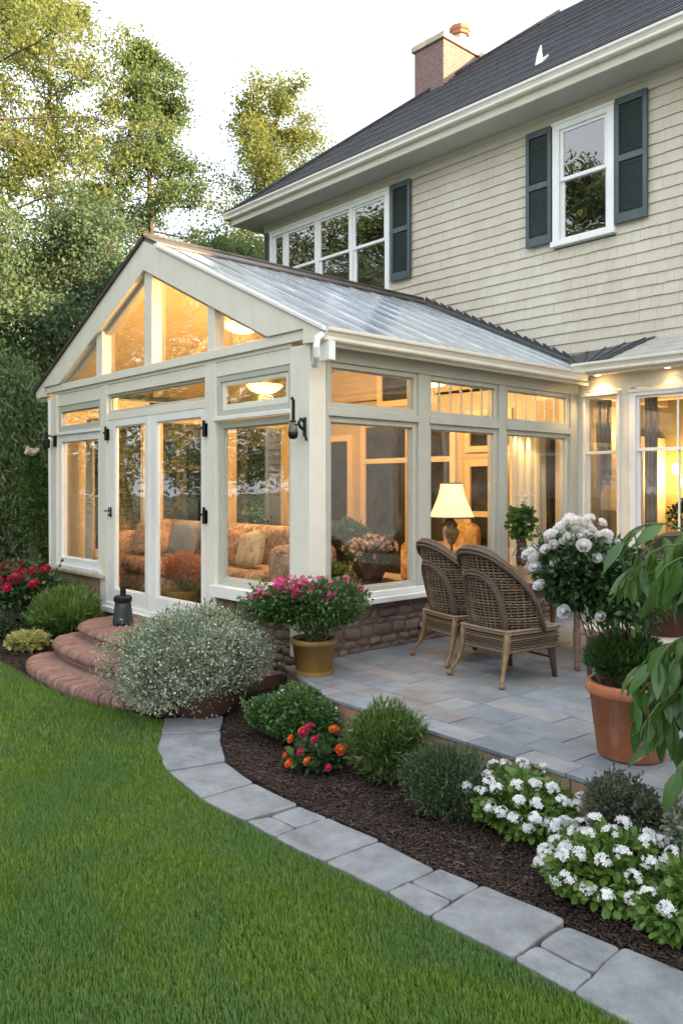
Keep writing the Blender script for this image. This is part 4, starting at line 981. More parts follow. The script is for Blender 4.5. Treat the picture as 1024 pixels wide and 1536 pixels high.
def downlight(x, y, z, label, watt=5):
    t = empty('downlight', (x, y, z), 0, label, 'light')
    mb = MB(); mb.lathe([(.045, 0), (.05, -.012), (.035, -.014), (.03, -.004)], n=16); mb.build('trim_ring', M['white'], t)
    mb = MB(); mb.lathe([(.03, -.006), (.015, -.008), (.002, -.008)], n=12); mb.build('lens', M['bulb'], t)
    l = bpy.data.lights.new('beam', 'SPOT'); l.energy = watt*.6; l.spot_size = R_(110); l.spot_blend = .6; l.color = (1, .68, .34); l.shadow_soft_size = .03
    o = bpy.data.objects.new('beam', l); o.location = (0, 0, -.03); link(o, t)
downlight(.36, LY-.11, 3.284, 'small warm downlight in the soffit above the narrow window', 6)
downlight(1.25, LY-.11, 3.284, 'small warm downlight in the soffit above the wide window', 1)
for k, (yy) in enumerate((3.55, 3.86)):  # added spots standing in for the sconce reflected in the rear bay
    downlight(-.22, yy, 2.60, ('small warm spot added for the sconce reflection by the left folded stile of the rear bay', 'small warm spot added for the sconce reflection by the right folded stile of the rear bay')[k], 4)
# sconces in the lower room
def sconce(x, y, z, label):
    t = empty('wall_sconce', (x, y, z), 0, label, 'lamp')
    mb = MB(); mb.lathe([(.03, -.03), (.05, .03), (.045, .09), (.02, .12)], (0, -.1, 0), 14); mb.build('globe', M['bulb'], t, smooth=True)
    mb = MB(); mb.tube([(0, 0, -.06), (0, -.06, -.09), (0, -.1, -.04)], .012, 6); mb.lathe([(.05, -.02), (.04, 0), (.01, .0)], (0, -.01, -.08), 12); mb.build('bracket', M['leg'], t)
    point('bulb_light', (0, -.22, .05), 5, .05, parent=t)
sconce(.313, 6.6, 2.10, 'left glowing globe wall sconce seen through the wide window'); sconce(.44, 6.6, 1.92, 'lower right glowing globe sconce at the frame edge in the wide window')
sconce(-.0+.16, 5.6, 2.55, 'amber glowing sconce seen high in the narrow window')
mb = MB(); mb.box(-.04, .9, 6.66, 6.75, .4, 3.3); o = mb.build('partition', painted('yellow_room_paint', (.30, .25, .07), .05, .7)); o.parent = house

# ================================================================== INTERIOR FURNITURE
def cushion(name, c, s, rot, mat, label=None, cat='pillow', parent=None, group=None, puff=1.0):
    n = 10; V = []; 
    for side in (1, -1):
        for i in range(n+1):
            for j in range(n+1):
                u, v = i/n*2-1, j/n*2-1; h = (max(0, (1-u**4)*(1-v**4)))**.45
                k = 1-.07*(abs(u)*abs(v))**2
                V.append((u*s[0]/2*(1-.05*(1-v*v)*0)*k*(1-.06*(1-abs(v))*abs(u)), side*h*s[1]/2*puff, v*s[2]/2*k))
    m = (n+1)*(n+1); F = []
    for i in range(n):
        for j in range(n):
            a = i*(n+1)+j; F.append((a, a+1, a+n+2, a+n+1)); F.append((m+a, m+a+n+1, m+a+n+2, m+a+1))
    mb = MB(); mb.add(V, F); o = mb.build(name, mat, parent, smooth=True); o.location = c; o.rotation_euler = rot
    if label: tag(o, label, cat, group)
    return o
def rbox(name, x0, x1, y0, y1, z0, z1, mat, parent, r=.08):
    mb = MB(); mb.box(x0, x1, y0, y1, z0, z1); return mb.build(name, mat, parent, bevel=r, seg=5, smooth=True)
sf = empty('sofa', (-2.9, .9, .40), 0, 'long floral upholstered sofa behind the sunroom front windows', 'sofa')
rbox('base', -1.95, 1.72, -.42, .40, .08, .34, M['sofa'], sf, .05)
for k in range(3): rbox('seat_cushion', -1.66+k*1.06, -.62+k*1.06, -.52, .22, .34, .56, M['sofa'], sf, .1)
rbox('backrest', -1.85, 1.66, .18, .46, .3, 1.02, M['sofa'], sf, .12)
rbox('armrest', -2.05, -1.66, -.48, .42, .1, .88, M['throw'], sf, .16); rbox('armrest', 1.50, 1.82, -.42, .42, .1, .86, M['sofa'], sf, .13)
for k, (x_, y_) in enumerate(((-1.85, -.3), (1.6, -.3), (-1.85, .3), (1.6, .3))):
    mb = MB(); mb.lathe([(.03, 0), (.04, .08)], (x_, y_, 0), 10); mb.build('leg', M['darkwood'], sf)
cushion('pillow', (-2.36, .72, 1.17), (.48, .2, .44), (R_(-14), R_(6), R_(8)), M['pil_red'], 'rust red floral pillow leaning on the sofa in the right front window')
cushion('pillow', (-1.95, .70, 1.17), (.46, .2, .44), (R_(-16), R_(-8), R_(-6)), M['pil_cream'], 'cream floral pillow beside the rust one on the sofa')
cushion('pillow', (-3.45, .74, 1.22), (.56, .2, .46), (R_(-16), R_(4), R_(4)), M['pil_blue'], 'grey blue pillow on the sofa seen through the right door')
cushion('pillow', (-4.2, .70, 1.20), (.62, .26, .5), (R_(-12), R_(-6), R_(16)), M['throw'], 'orange brown rounded cushion on the sofa seen through the left door')
# armchair behind the lamp
ac = empty('armchair', (-1.75, 3.75, .40), R_(-30), 'gold floral round backed armchair glowing behind the floor lamp', 'armchair')
rbox('seat', -.45, .45, -.42, .35, .12, .50, M['chairfab'], ac, .12); rbox('backrest', -.5, .5, .22, .46, .3, 1.0, M['chairfab'], ac, .2)
rbox('armrest', -.58, -.38, -.4, .4, .1, .70, M['chairfab'], ac, .1); rbox('armrest', .38, .58, -.4, .4, .1, .70, M['chairfab'], ac, .1)
# low table with flowers inside near the corner
tb = empty('coffee_table', (-.80, 1.35, .40), 0, 'low round dark wooden table under the indoor flower arrangement', 'table')
mb = MB(); mb.lathe([(.36, .42), (.38, .44), (.38, .46), (.02, .47)], n=30); mb.build('table_top', M['darkwood'], tb)
mb = MB(); mb.lathe([(.2, 0), (.16, .03), (.05, .08), (.05, .4), (.12, .42)], n=20); mb.build('pedestal', M['darkwood'], tb)
def pot_thing(prefix, label, base, prof, mat, cat='pot', soil_r=None, soil_z=None, n=32):
    t = empty(prefix, base, 0, label, cat); mb = MB(); mb.lathe(prof, n=n); mb.build('pot', mat, t, smooth=True)
    if soil_r: mb = MB(); mb.lathe([(soil_r, soil_z-.02), (soil_r, soil_z), (.01, soil_z+.015)], n=24); mb.build('soil', M['soil'], t)
    return t
def add_foliage(root, name, n, c, rad, T, size, mat, seed, up=.4, jit=.7, lumps=9, low=-.45, shell=.5):
    p, nn = blob_points(n, c, rad, lumps, shell, low, seed); d = nn+np.array([0, 0, up])+rng.normal(0, jit, p.shape)
    scatter(name, *T, p, basis(d), size*rng.uniform(.6, 1.25, len(p)), M[mat], root); return p, nn
def add_stems(root, pts, base=(0, 0, 0), r=.005, mat='stem', name='stem', spread=.04):
    mb = MB()
    for q in pts:
        a = np.array(base)+np.array([rng.normal(0, spread), rng.normal(0, spread), 0]); m = a*.45+q*.55+np.array([0, 0, .12*(q[2]-a[2])])
        mb.tube([a, m, q], [r*1.3, r, r*.6], 5)
    mb.build(name, M[mat], root)
fa = pot_thing('flower_arrangement', 'indoor arrangement of cream and pink flowers in a brown basket by the corner window', (-.75, 1.45, .87), [(.13, 0), (.18, .1), (.17, .2), (.15, .2), (.13, .1), (.1, .05)], M['brownpot'], 'flowers')
p, nn = add_foliage(fa, 'foliage', 900, (0, 0, .30), (.32, .32, .22), LEAF, .09, 'lf_rose', 21)
i = np.argsort(-nn[:, 2]+rng.normal(0, .3, len(nn)))[:340]; flowers(fa, 'blossom', F6, p[i]+nn[i]*.03, nn[i], .075, M['fl_mix'], 3)
add_stems(fa, p[:12], (0, 0, .1))
yp = pot_thing('potted_plant', 'yellow glazed pot with a leafy plant low inside the corner window', (-.42, .62, .62), [(.12, 0), (.17, .1), (.19, .22), (.2, .24), (.18, .24), (.15, .1)], M['mustard'], 'plant')
p, nn = add_foliage(yp, 'foliage', 500, (0, 0, .34), (.22, .22, .18), LEAF, .09, 'lf_lime', 22); add_stems(yp, p[:8], (0, 0, .15))
st = empty('plant_stand', (-.42, .62, .40), 0, 'low dark stand under the yellow indoor pot', 'stand'); mb = MB(); mb.lathe([(.16, .19), (.16, .22), (.01, .22)], n=20); mb.build('stand_top', M['darkwood'], st)
for k in range(3):
    a = k*2.1; mb = MB(); mb.tube([(.11*math.cos(a), .11*math.sin(a), .2), (.15*math.cos(a), .15*math.sin(a), 0)], .012, 6); mb.build('leg', M['darkwood'], st)
lp = pot_thing('potted_plant', 'tall leafy plant in a clay pot inside behind the rear of the corner window', (-1.6, 1.9, .40), [(.13, 0), (.19, .26), (.21, .3), (.18, .3), (.15, .1)], M['terra2'], 'plant')
p, nn = add_foliage(lp, 'foliage', 1100, (0, 0, .75), (.38, .38, .42), LEAF, .12, 'lf_green', 24); add_stems(lp, p[:16], (0, 0, .25))
dp = pot_thing('potted_shrub', 'rusty orange dried shrub in a mustard pot behind the glass of the right door', (-2.75, .28, .40), [(.13, 0), (.16, .12), (.19, .24), (.2, .26), (.18, .26), (.14, .1)], M['mustard'], 'shrub')
p, nn = add_foliage(dp, 'foliage', 5200, (0, .02, .52), (.42, .24, .27), LEAFN, .05, 'fl_dry', 25, lumps=7); add_stems(dp, p[:26], (0, 0, .2), .004, 'wood_stem')
# dark indoor plants in lower room
bp = pot_thing('potted_plant', 'dark bonsai like plant in a bowl inside the wide window at the frame edge', (1.2, 5.2, .95), [(.16, 0), (.26, .1), (.28, .16), (.25, .16), (.2, .06)], M['mustard'], 'plant')
p, nn = add_foliage(bp, 'foliage', 2600, (.0, 0, .55), (.42, .34, .34), LEAF, .06, 'lf_rose', 26, lumps=6); add_stems(bp, p[:20], (0, 0, .1), .007, 'wood_stem')
sd = empty('side_table', (1.2, 5.2, .38), 0, 'dark side table carrying the bonsai like plant inside', 'table'); mb = MB(); mb.box(-.4, .4, -.25, .25, .52, .57); mb.build('table_top', M['darkwood'], sd, bevel=.005)
for sx in (-1, 1):
    for sy in (-1, 1): mb = MB(); mb.box(sx*.36-.02, sx*.36+.02, sy*.21-.02, sy*.21+.02, 0, .52); mb.build('leg', M['darkwood'], sd)

# ================================================================== STEPS
stp = empty('brick_steps', (-2.0, -.9, 0), 0, 'curved red brick steps leading up to the sunroom doors', 'steps')
def step_slab(name, out, z0, z1, lip=.03, lab=None):
    """out: smooth outline (world) front from left to right; tread of radial bricks with bullnose"""
    out = np.array(out, float)-np.array([-2.0, -.9])
    # resample outline
    seg = np.linalg.norm(np.diff(out, axis=0), axis=1); s = np.concatenate([[0], np.cumsum(seg)]); L = s[-1]; n = int(L/.072)
    def smooth(p):
        for _ in range(3):
            q = [p[0]]
            for a, b in zip(p[:-1], p[1:]): q += [a*.75+b*.25, a*.25+b*.75]
            q.append(p[-1]); p = np.array(q)
        return p
    sm = smooth(out); seg = np.linalg.norm(np.diff(sm, axis=0), axis=1); s = np.concatenate([[0], np.cumsum(seg)]); L = s[-1]; n = int(L/.072)
    u = np.linspace(0, L, n+1); px = np.interp(u, s, sm[:, 0]); py = np.interp(u, s, sm[:, 1]); C_ = np.array([np.mean(px), max(py)+.1])
    mb = MB(); r = random.Random(9)
    for i in range(n):
        p, q = np.array([px[i], py[i]]), np.array([px[i+1], py[i+1]]); tg = (q-p)/np.linalg.norm(q-p); inn = np.array([-tg[1], tg[0]])
        if inn.dot(C_-p) < 0: inn = -inn
        g_ = .004; p = p+tg*g_; q = q-tg*g_; jz = r.uniform(-.004, .004); jo = r.uniform(-.006, .006); h = z1-z0
        R2 = min(.035, h*.45)
        prof = [(0+.02, z0), (0, z0+R2*.6), (-.006, z0+h*.5), (.004, z1-R2*.7), (.022, z1-R2*.2), (.05, z1), (.215, z1), (.215, z0)]
        n_ = len(prof); Vv = [(*(p+inn*(o+jo)), z+jz*(z > z0+.01)) for o, z in prof]+[(*(q+inn*(o+jo)), z+jz*(z > z0+.01)) for o, z in prof]
        mb.add(Vv, [tuple(range(n_)), tuple(range(2*n_-1, n_-1, -1))]+[(k, k+n_, (k+1) % n_+n_, (k+1) % n_) for k in range(n_)])
    o = mb.build(name, M['brickstep'], stp, bevel=.004, seg=1)
    # inner tread bricks
    poly = [(px[i], py[i]) for i in range(n+1)]; inn_poly = []
    for i in range(n+1):
        p = np.array([px[i], py[i]]); a = np.array([px[max(i-1, 0)], py[max(i-1, 0)]]); b = np.array([px[min(i+1, n)], py[min(i+1, n)]]); tg = (b-a)/np.linalg.norm(b-a); nn_ = np.array([-tg[1], tg[0]])
        if nn_.dot(C_-p) < 0: nn_ = -nn_
        inn_poly.append(tuple(p+nn_*.21))
    inn_poly = inn_poly+[(inn_poly[-1][0], .9), (inn_poly[0][0], .9)]
    mb = MB(); mb.prism(inn_poly, lambda x, y: (x, y, z0-.01), lambda x, y: (x, y, z1-.006)); mb.build('tread', M['treadbrick'], stp)
M['treadbrick'] = brickm('tread_brick', (.18, .095, .075), (.25, .145, .115), (.11, .085, .075), 1, .2, .075, (0, 0, R_(38)), .01)
O1 = [(-2.55, -.75), (-2.88, -1.05), (-2.95, -1.42), (-2.6, -1.66), (-2.0, -1.74), (-1.3, -1.76), (-.7, -1.68), (-.3, -1.4), (-.2, -1.0)]
O2 = [(-2.9, -.45), (-3.12, -.7), (-3.15, -1.05), (-2.85, -1.28), (-2.3, -1.38), (-1.6, -1.40), (-1.0, -1.33), (-.7, -1.1), (-.65, -.7)]
O3 = [(-3.25, -.05), (-3.32, -.35), (-3.25, -.72), (-2.95, -.95), (-2.4, -1.03), (-1.8, -1.04), (-1.3, -.98), (-1.1, -.8), (-1.08, -.3)]
step_slab('step', O1, .01, .125); step_slab('step', O2, .165, .255); step_slab('step', O3, .29, .365)
def riser(out, z0, z1, inset):
    o = np.array(out)-np.array([-2.0, -.9]); c = np.array([o[:, 0].mean(), .5]); o = c+(o-c)*(1-inset); pts = [tuple(p) for p in o]+[(o[-1][0], .88), (o[0][0], .88)]
    mb = MB(); mb.prism(pts, lambda x, y: (x, y, z0), lambda x, y: (x, y, z1)); mb.build('riser', M['treadrise'], stp)
M['treadrise'] = brickm('riser_brick', (.24, .10, .08), (.32, .16, .12), (.16, .12, .10), 1, .11, .06)
riser(O2, .10, .17, .045); riser(O3, .22, .295, .045)
# black lantern on the top step
ln = empty('lantern', (-2.62, -.55, .366), R_(10), 'dark grey lantern with a chimney top standing on the top brick step', 'lantern')
mb = MB(); mb.lathe([(.105, 0), (.115, .02), (.112, .05), (.098, .15), (.088, .235), (.08, .25)], n=20); mb.build('body', simple('slate_grey_metal', (.03, .037, .045), .4, .4, .2), ln, smooth=True)
mb = MB(); mb.lathe([(.095, .25), (.1, .262), (.1, .30), (.085, .318), (.03, .325)], n=20); mb.build('lid', M['black'], ln); mb = MB(); mb.lathe([(.032, .32), (.032, .42), (.026, .43), (.01, .43)], n=14); mb.build('chimney', M['black'], ln)

# wall lanterns
wl = empty('wall_lantern', (-.07, -.05, 2.44), 0, 'iron wall lantern with a glass jar on the corner post', 'lantern'); wl.scale = (.82, .82, .82)
mb = MB(); mb.box(-.005, .035, -.02, 0, -.10, .11); mb.tube([(.015, -.02, .06), (.02, -.07, .09), (.02, -.10, .04), (.02, -.08, 0), (.02, -.03, -.03)], .018, 8); mb.tube([(.015, -.02, .0), (.03, -.02, -.09), (.05, -.01, -.15)], .012, 6)
mb.tube([(.02, -.08, .02), (.02, -.16, .02)], .009, 6); mb.build('bracket', M['black'], wl, smooth=True)
mb = MB(); mb.box(.0, .022, -.185, -.15, .06, .30); mb.tube([(.011, -.17, .30), (.0, -.19, .32)], .02, 6); mb.build('strap', M['black'], wl, bevel=.004)
mb = MB(); mb.lathe([(.028, .05), (.03, .04), (.045, .0), (.056, -.06), (.05, -.11), (.03, -.13)], (.01, -.17, 0), 18); mb.build('glass_jar', glass('smoky_jar', 1.5, (.5, .5, .48)), wl, smooth=True)
mb = MB(); mb.lathe([(.052, -.06), (.057, -.075), (.05, -.12), (.025, -.14), (.005, -.142)], (.01, -.17, 0), 18); mb.build('jar_base', M['black'], wl, smooth=True); mb = MB(); mb.lathe([(.03, .045), (.035, .05), (.035, .065), (.02, .07)], (.01, -.17, 0), 12); mb.build('jar_cap', M['black'], wl, smooth=True)
wl2 = empty('wall_lantern', (-5.62, -.05, 2.55), 0, 'small dark wall lantern at the far left corner of the sunroom', 'lantern')
mb = MB(); mb.box(-.03, .03, -.03, 0, -.09, .07); mb.tube([(0, -.03, .04), (-.02, -.09, .07), (-.09, -.10, .04)], .012, 6); mb.build('bracket', M['black'], wl2)
mb = MB(); mb.lathe([(.04, .02), (.05, 0), (.045, -.1), (.02, -.12)], (-.09, -.1, 0), 12); mb.build('lamp_body', M['black'], wl2)
# small white fitting on the stone base
fx = empty('wall_light', (.05, 1.42, .47), 0, 'small white domed light fixed low on the stone wall behind the chairs', 'light')
mb = MB(); mb.lathe([(.005, .035), (.05, .03), (.062, .01), (.055, -.01), (.01, -.012)], (.05, 0, 0), 18); mb.build('dome', M['white'], fx, smooth=True)
mb = MB(); mb.box(-.05, .03, -.02, .02, -.03, .01); mb.build('bracket', M['black'], fx)

# ================================================================== WICKER CHAIRS
def wicker_chair(loc, rz, label):
    t = empty('wicker_chair', loc, rz, label, 'chair', 'wicker chairs round the patio table')
    sw, sd_ = .255, .25
    SZ = .43
    def surf(u, z, off=0):      # barrel shell
        th_ = u*R_(90); lean = -.20*max(0, z-SZ)
        rx = sw+.015+0.06*math.sin(min(1, max(0, (z-.3)/.5))*math.pi/2); ry = sd_+.02
        x = (rx+off)*math.sin(th_); y = -(ry+off)*math.cos(th_)+.0+lean
        if abs(u) > .5: y += (abs(u)-.5)*.16
        return (x, y, z)
    def top(u):                 # height of the rim at u
        a = abs(u)
        return SZ+.02+.655*max(0, (1-(a/1.0)**2.35))**.74
    # woven back
    mb = MB(); z = SZ-.02; k = 0; n_st = 30
    while z < 1.11:
        # find umax
        um = 0
        for i in range(200):
            if top(i/200) > z+.01: um = i/200
        if um > .05:
            m_ = max(6, int(um*2*44)); pts = []
            for i in range(m_+1):
                u = -um+2*um*i/m_; ph = math.pi*(u*22+k); pts.append(surf(u, z+.002*math.sin(u*9+k), .007*math.cos(ph)))
            mb.tube(pts, .0062, 4, cap=False)
        z += .0235; k += 1
    bk = mb.build('backrest', M['wicker'], t)
    mb = MB()
    for i in range(-10, 11):
        u = i/11; zt = top(u); 
        if zt-SZ > .04: mb.tube([surf(u, SZ-.02), surf(u, (SZ+zt)/2), surf(u, zt)], .005, 5, cap=False)
    mb.build('stake', M['wicker'], bk)
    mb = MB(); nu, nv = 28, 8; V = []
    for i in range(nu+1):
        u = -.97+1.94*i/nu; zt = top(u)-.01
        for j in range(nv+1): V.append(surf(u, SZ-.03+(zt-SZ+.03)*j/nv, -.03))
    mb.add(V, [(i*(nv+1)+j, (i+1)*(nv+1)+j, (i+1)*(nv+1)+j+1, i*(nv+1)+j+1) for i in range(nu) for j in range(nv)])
    o = mb.build('lining', M['wicker_in'], bk, smooth=True); s = o.modifiers.new('t', 'SOLIDIFY'); s.thickness = .012  # dark shell put behind the weave so its gaps look shaded
    mb = MB()
    for (off, dz, r_) in ((.018, -.012, .017), (-.010, .006, .018), (-.036, -.008, .017), (.0, -.036, .014), (.026, -.042, .013)):
        mb.tube([surf(u, top(u)+dz, off+.003*math.sin(u*60+off*200)) for u in np.linspace(-1, 1, 70)], r_, 6)
    for (off, k1, k2, r_) in ((.012, .47, .50, .013), (.022, .44, .475, .012), (.012, .41, .45, .012)):    # arched roll framing the rear panel
        mb.tube([surf(-k1*math.copysign(abs(math.cos(f_))**.75, math.cos(f_)), SZ-.02+k2*max(0, math.sin(f_))**.8, off) for f_ in np.linspace(0, math.pi, 44)], r_, 6)
    mb.build('rim', M['wicker_rim'], bk, smooth=True)
    # skirt
    def ring(z, grow, ph):
        pts = []; cs = [(-sw, -sd_), (sw, -sd_), (sw+.02, .24), (-sw-.02, .24)]
        for a in range(4):
            p, q = cs[a], cs[(a+1) % 4]; n_ = 22
            for i in range(n_):
                f = i/n_; x = p[0]+(q[0]-p[0])*f; y = p[1]+(q[1]-p[1])*f; d_ = math.hypot(x, y)
                o_ = grow+.005*math.cos(math.pi*(i*1.0+ph)); pts.append((x*(1+o_/d_), y*(1+o_/d_), z))
        pts.append(pts[0]); return pts
    mb = MB()
    for i in range(9): mb.tube(ring(.275+.0175*i, .01+.012*math.sin(i/8*math.pi), i), .0065, 4, cap=False)
    mb.tube(ring(.265, .018, 0), .011, 6); mb.tube(ring(SZ+.002, .022, 0), .014, 6); mb.tube(ring(SZ-.02, .025, 1), .010, 6)
    sk = mb.build('seat_skirt', M['wicker'], t, smooth=True)
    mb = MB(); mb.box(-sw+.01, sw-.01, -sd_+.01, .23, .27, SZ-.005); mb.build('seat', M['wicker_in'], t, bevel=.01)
    mb = MB()
    for i in range(24): yy = -.22+.019*i; mb.tube([(x, yy, SZ+.003+.004*math.cos(x*90+i*3.14)) for x in np.linspace(-sw+.01, sw-.01, 30)], .006, 4)
    mb.build('seat_weave', M['wicker'], t)
    for sx in (-1, 1):
        mb = MB(); x0, y0 = sx*sw, -sd_
        mb.tube([(x0, y0, SZ+.01), (x0, y0-.01, .34), (x0*1.0, y0-.02, .26), (x0+sx*.01, y0-.05, .14), (x0+sx*.045, y0-.10, .055), (x0+sx*.05, y0-.108, .03)], [.026, .03, .027, .019, .015, .015], 9)
        mb.lathe([(.012, 0), (.024, .008), (.026, .025), (.014, .045)], (x0+sx*.05, y0-.108, 0), 12)
        mb.build('leg', M['leg'], t, smooth=True)
        mb = MB(); x0, y0 = sx*(sw-.01), .22
        mb.tube([(x0, y0, .30), (x0, y0+.01, .2), (x0+sx*.01, y0+.02, .08), (x0+sx*.012, y0+.03, .0)], [.034, .03, .022, .02], 9); mb.build('leg', M['darkwood'], t, smooth=True)
    mb = MB(); mb.tube([(-sw, .22, .17), (0, .16, .19), (sw, .22, .17)], .01, 6); mb.build('stretcher', M['darkwood'], t); t.scale = (.97, 1.12, 1.0); return t
wicker_chair((1.55, .85, PZ), R_(-7), 'wicker chair with rounded woven back, nearest the patio edge')
wicker_chair((.84, 1.15, PZ), R_(-16), 'wicker chair with tall woven back beside the stone wall, behind the nearer one')
wicker_chair((1.72, 3.05, PZ), R_(175), 'wicker chair on the far side of the wooden table, mostly hidden')
# table
tbl = empty('patio_table', (1.33, 2.02, PZ), R_(-18), 'brown wooden patio table behind the wicker chairs', 'table')
mb = MB(); pts = []
for i in range(48):
    a = 2*math.pi*i/48; c_, s_ = math.cos(a), math.sin(a); pts.append((math.copysign(abs(c_)**.55, c_)*1.08, math.copysign(abs(s_)**.55, s_)*.64))
mb.prism(pts, lambda x, y: (x, y, .70), lambda x, y: (x, y, .735)); mb.build('table_top', M['wood'], tbl, bevel=.008)
mb = MB(); mb.prism([(x*.88, y*.86) for x, y in pts], lambda x, y: (x, y, .61), lambda x, y: (x, y, .70)); mb.build('apron', M['wood'], tbl)
for sx in (-1, 1):
    for sy in (-1, 1): mb = MB(); mb.lathe([(.02, 0), (.028, .04), (.022, .1), (.034, .3), (.026, .5), (.038, .62)], (sx*.66, sy*.4, 0), 12); mb.build('leg', M['wood'], tbl, smooth=True)
bn = empty('wooden_bench', (2.95, .98, PZ), R_(-12), 'wooden bench with dark turned legs and a pale seat behind the terracotta pot', 'bench')
mb = MB(); mb.box(-.75, .75, -.24, .24, .42, .46); mb.build('seat', M['wood'], bn, bevel=.01)
mb = MB(); mb.box(-.73, .73, -.22, .22, .462, .50); mb.build('seat_pad', M['curtain'], bn, bevel=.016)
for sx in (-1, 1):
    for sy in (-1, 1): mb = MB(); mb.lathe([(.016, 0), (.02, .02), (.014, .05), (.024, .2), (.032, .3), (.024, .38), (.034, .42)], (sx*.68, sy*.18, 0), 12); mb.build('leg', M['darkwood'], bn, smooth=True)
mb = MB(); mb.box(-.74, .74, .2, .24, .5, .56); mb.box(-.74, .74, .2, .24, .72, .80)
for k in range(6): mb.box(-.70+k*.27, -.66+k*.27, .205, .235, .46, .74)
mb.build('backrest', M['wood'], bn, bevel=.004)
cab = empty('sideboard', (2.35, 3.9, PZ), 0, 'brown wooden sideboard against the lower house wall behind the table', 'cabinet')
mb = MB(); mb.box(-1.3, 1.4, -.2, .2, .0, .62); mb.build('body', M['wood'], cab, bevel=.006); mb = MB(); mb.box(-1.35, 1.45, -.24, .22, .62, .66); mb.build('top', M['wood'], cab, bevel=.006)
mb = MB()
for k in range(5): mb.box(-1.27+k*.53, -.79+k*.53, -.215, -.2, .05, .57)
mb.build('drawer_front', M['wood'], cab, bevel=.006)
# vase with pink and white bouquet at the table's far end
vs = pot_thing('flower_vase', 'glass vase of broad green leaves topped by pale pink blossom, by the rear bay', (.42, 2.62, 1.036), [(.05, 0), (.06, .06), (.045, .2), (.06, .26), (.05, .26), (.035, .2), (.045, .05)], M['brownpot'], 'flowers')
p, nn = add_foliage(vs, 'foliage', 240, (0, 0, .42), (.15, .15, .27), LEAFR, .10, 'lf_green', 31, lumps=5, up=.0); add_stems(vs, p[:14], (0, 0, .1))
pp = np.column_stack([rng.normal(0, .035, 90)+.03, rng.normal(0, .035, 90), rng.uniform(.62, .82, 90)]); flowers(vs, 'blossom', F6, pp, nrm(pp-np.array([.03, 0, .6])+np.array([0, 0, .1])), .035, M['fl_cream'], 5)

# ================================================================== PLANTS OUTSIDE
POT = [(.15, 0), (.165, .01), (.205, .30), (.215, .30), (.225, .31), (.225, .345), (.215, .355), (.19, .355), (.185, .30), (.14, .03)]
def scl_prof(prof, r0, h): 
    mr = max(p[0] for p in prof); mh = max(p[1] for p in prof); return [(p[0]*r0/mr, p[1]*h/mh) for p in prof]
# terracotta pot with white roses
tp = pot_thing('rose_tree', 'white rose shrub in a large terracotta pot on the patio', (3.25, -.28, PZ), scl_prof(POT, .262, .44), M['terra'], 'potted rose', .23, .40)
p, nn = add_foliage(tp, 'foliage', 7000, (-.22, -.12, 1.03), (.34, .32, .34), LEAF, .052, 'lf_rose', 41, lumps=10, up=0)
q, n2 = add_foliage(tp, 'foliage', 2400, (-.02, -.05, .93), (.3, .3, .36), LEAF, .05, 'lf_green', 42, lumps=8, up=0)
q, n2 = add_foliage(tp, 'undergrowth', 6500, (-.04, .0, .56), (.27, .26, .20), LEAFN, .06, 'lf_green', 43, lumps=8, up=1.2, jit=.5, low=-.6)
sprigs(tp, p, nn, 50, .14, LEAF, .05, 'lf_rose', 6)
ii = rng.integers(0, len(p), 30); add_stems(tp, p[ii], (.0, 0, .38), .004, 'wood_stem', spread=.07)
r_ = np.random.default_rng(8); n_ = 64; a = r_.uniform(0, 2*np.pi, n_); u = r_.uniform(0, 1, n_)
fp = np.column_stack([-.27+.27*np.cos(a)*np.sqrt(u)-.02, -.16+.24*np.sin(a)*np.sqrt(u), 1.19+.15*(1-u)+r_.normal(0, .035, n_)+.0])
fp[:, 2] += .20*(fp[:, 0]+.27)*1.2
flowers(tp, 'rose_bloom', ROSE, fp, nrm(np.column_stack([np.cos(a)*np.sqrt(u)*.7, np.sin(a)*np.sqrt(u)*.7, .6+0*u])+np.array([.1, -.3, 0])), .085, M['fl_blush'], 9, .3)
fp = np.array([(-.52, -.30, 1.17), (-.42, -.36, 1.10), (-.50, -.2, 1.06), (-.46, -.05, .86), (-.02, -.3, .85), (.1, -.1, .86), (-.44, -.38, 1.2), (-.36, -.4, 1.0), (-.22, -.36, .86)])
flowers(tp, 'rose_bloom', ROSE, fp, nrm(np.column_stack([fp[:, 0]*0+.1, fp[:, 1]*0-.5, fp[:, 0]*0+.5])), .08, M['fl_white'], 10, .3)
# grey lavender bush on the bench
lv = pot_thing('lavender_pot', 'grey green lavender bush in a dark pot on the bench by the window', (2.82, 1.02, PZ+.50), scl_prof(POT, .2, .24), M['brownpot'], 'plant', .17, .22)
add_foliage(lv, 'foliage', 9000, (0, 0, .40), (.38, .34, .24), LEAFN, .045, 'lf_lav', 44, up=.8, low=-.8); p, nn = blob_points(30, (0, 0, .36), (.3, .3, .2), seed=44); add_stems(lv, p, (0, 0, .2), .004, 'wood_stem')
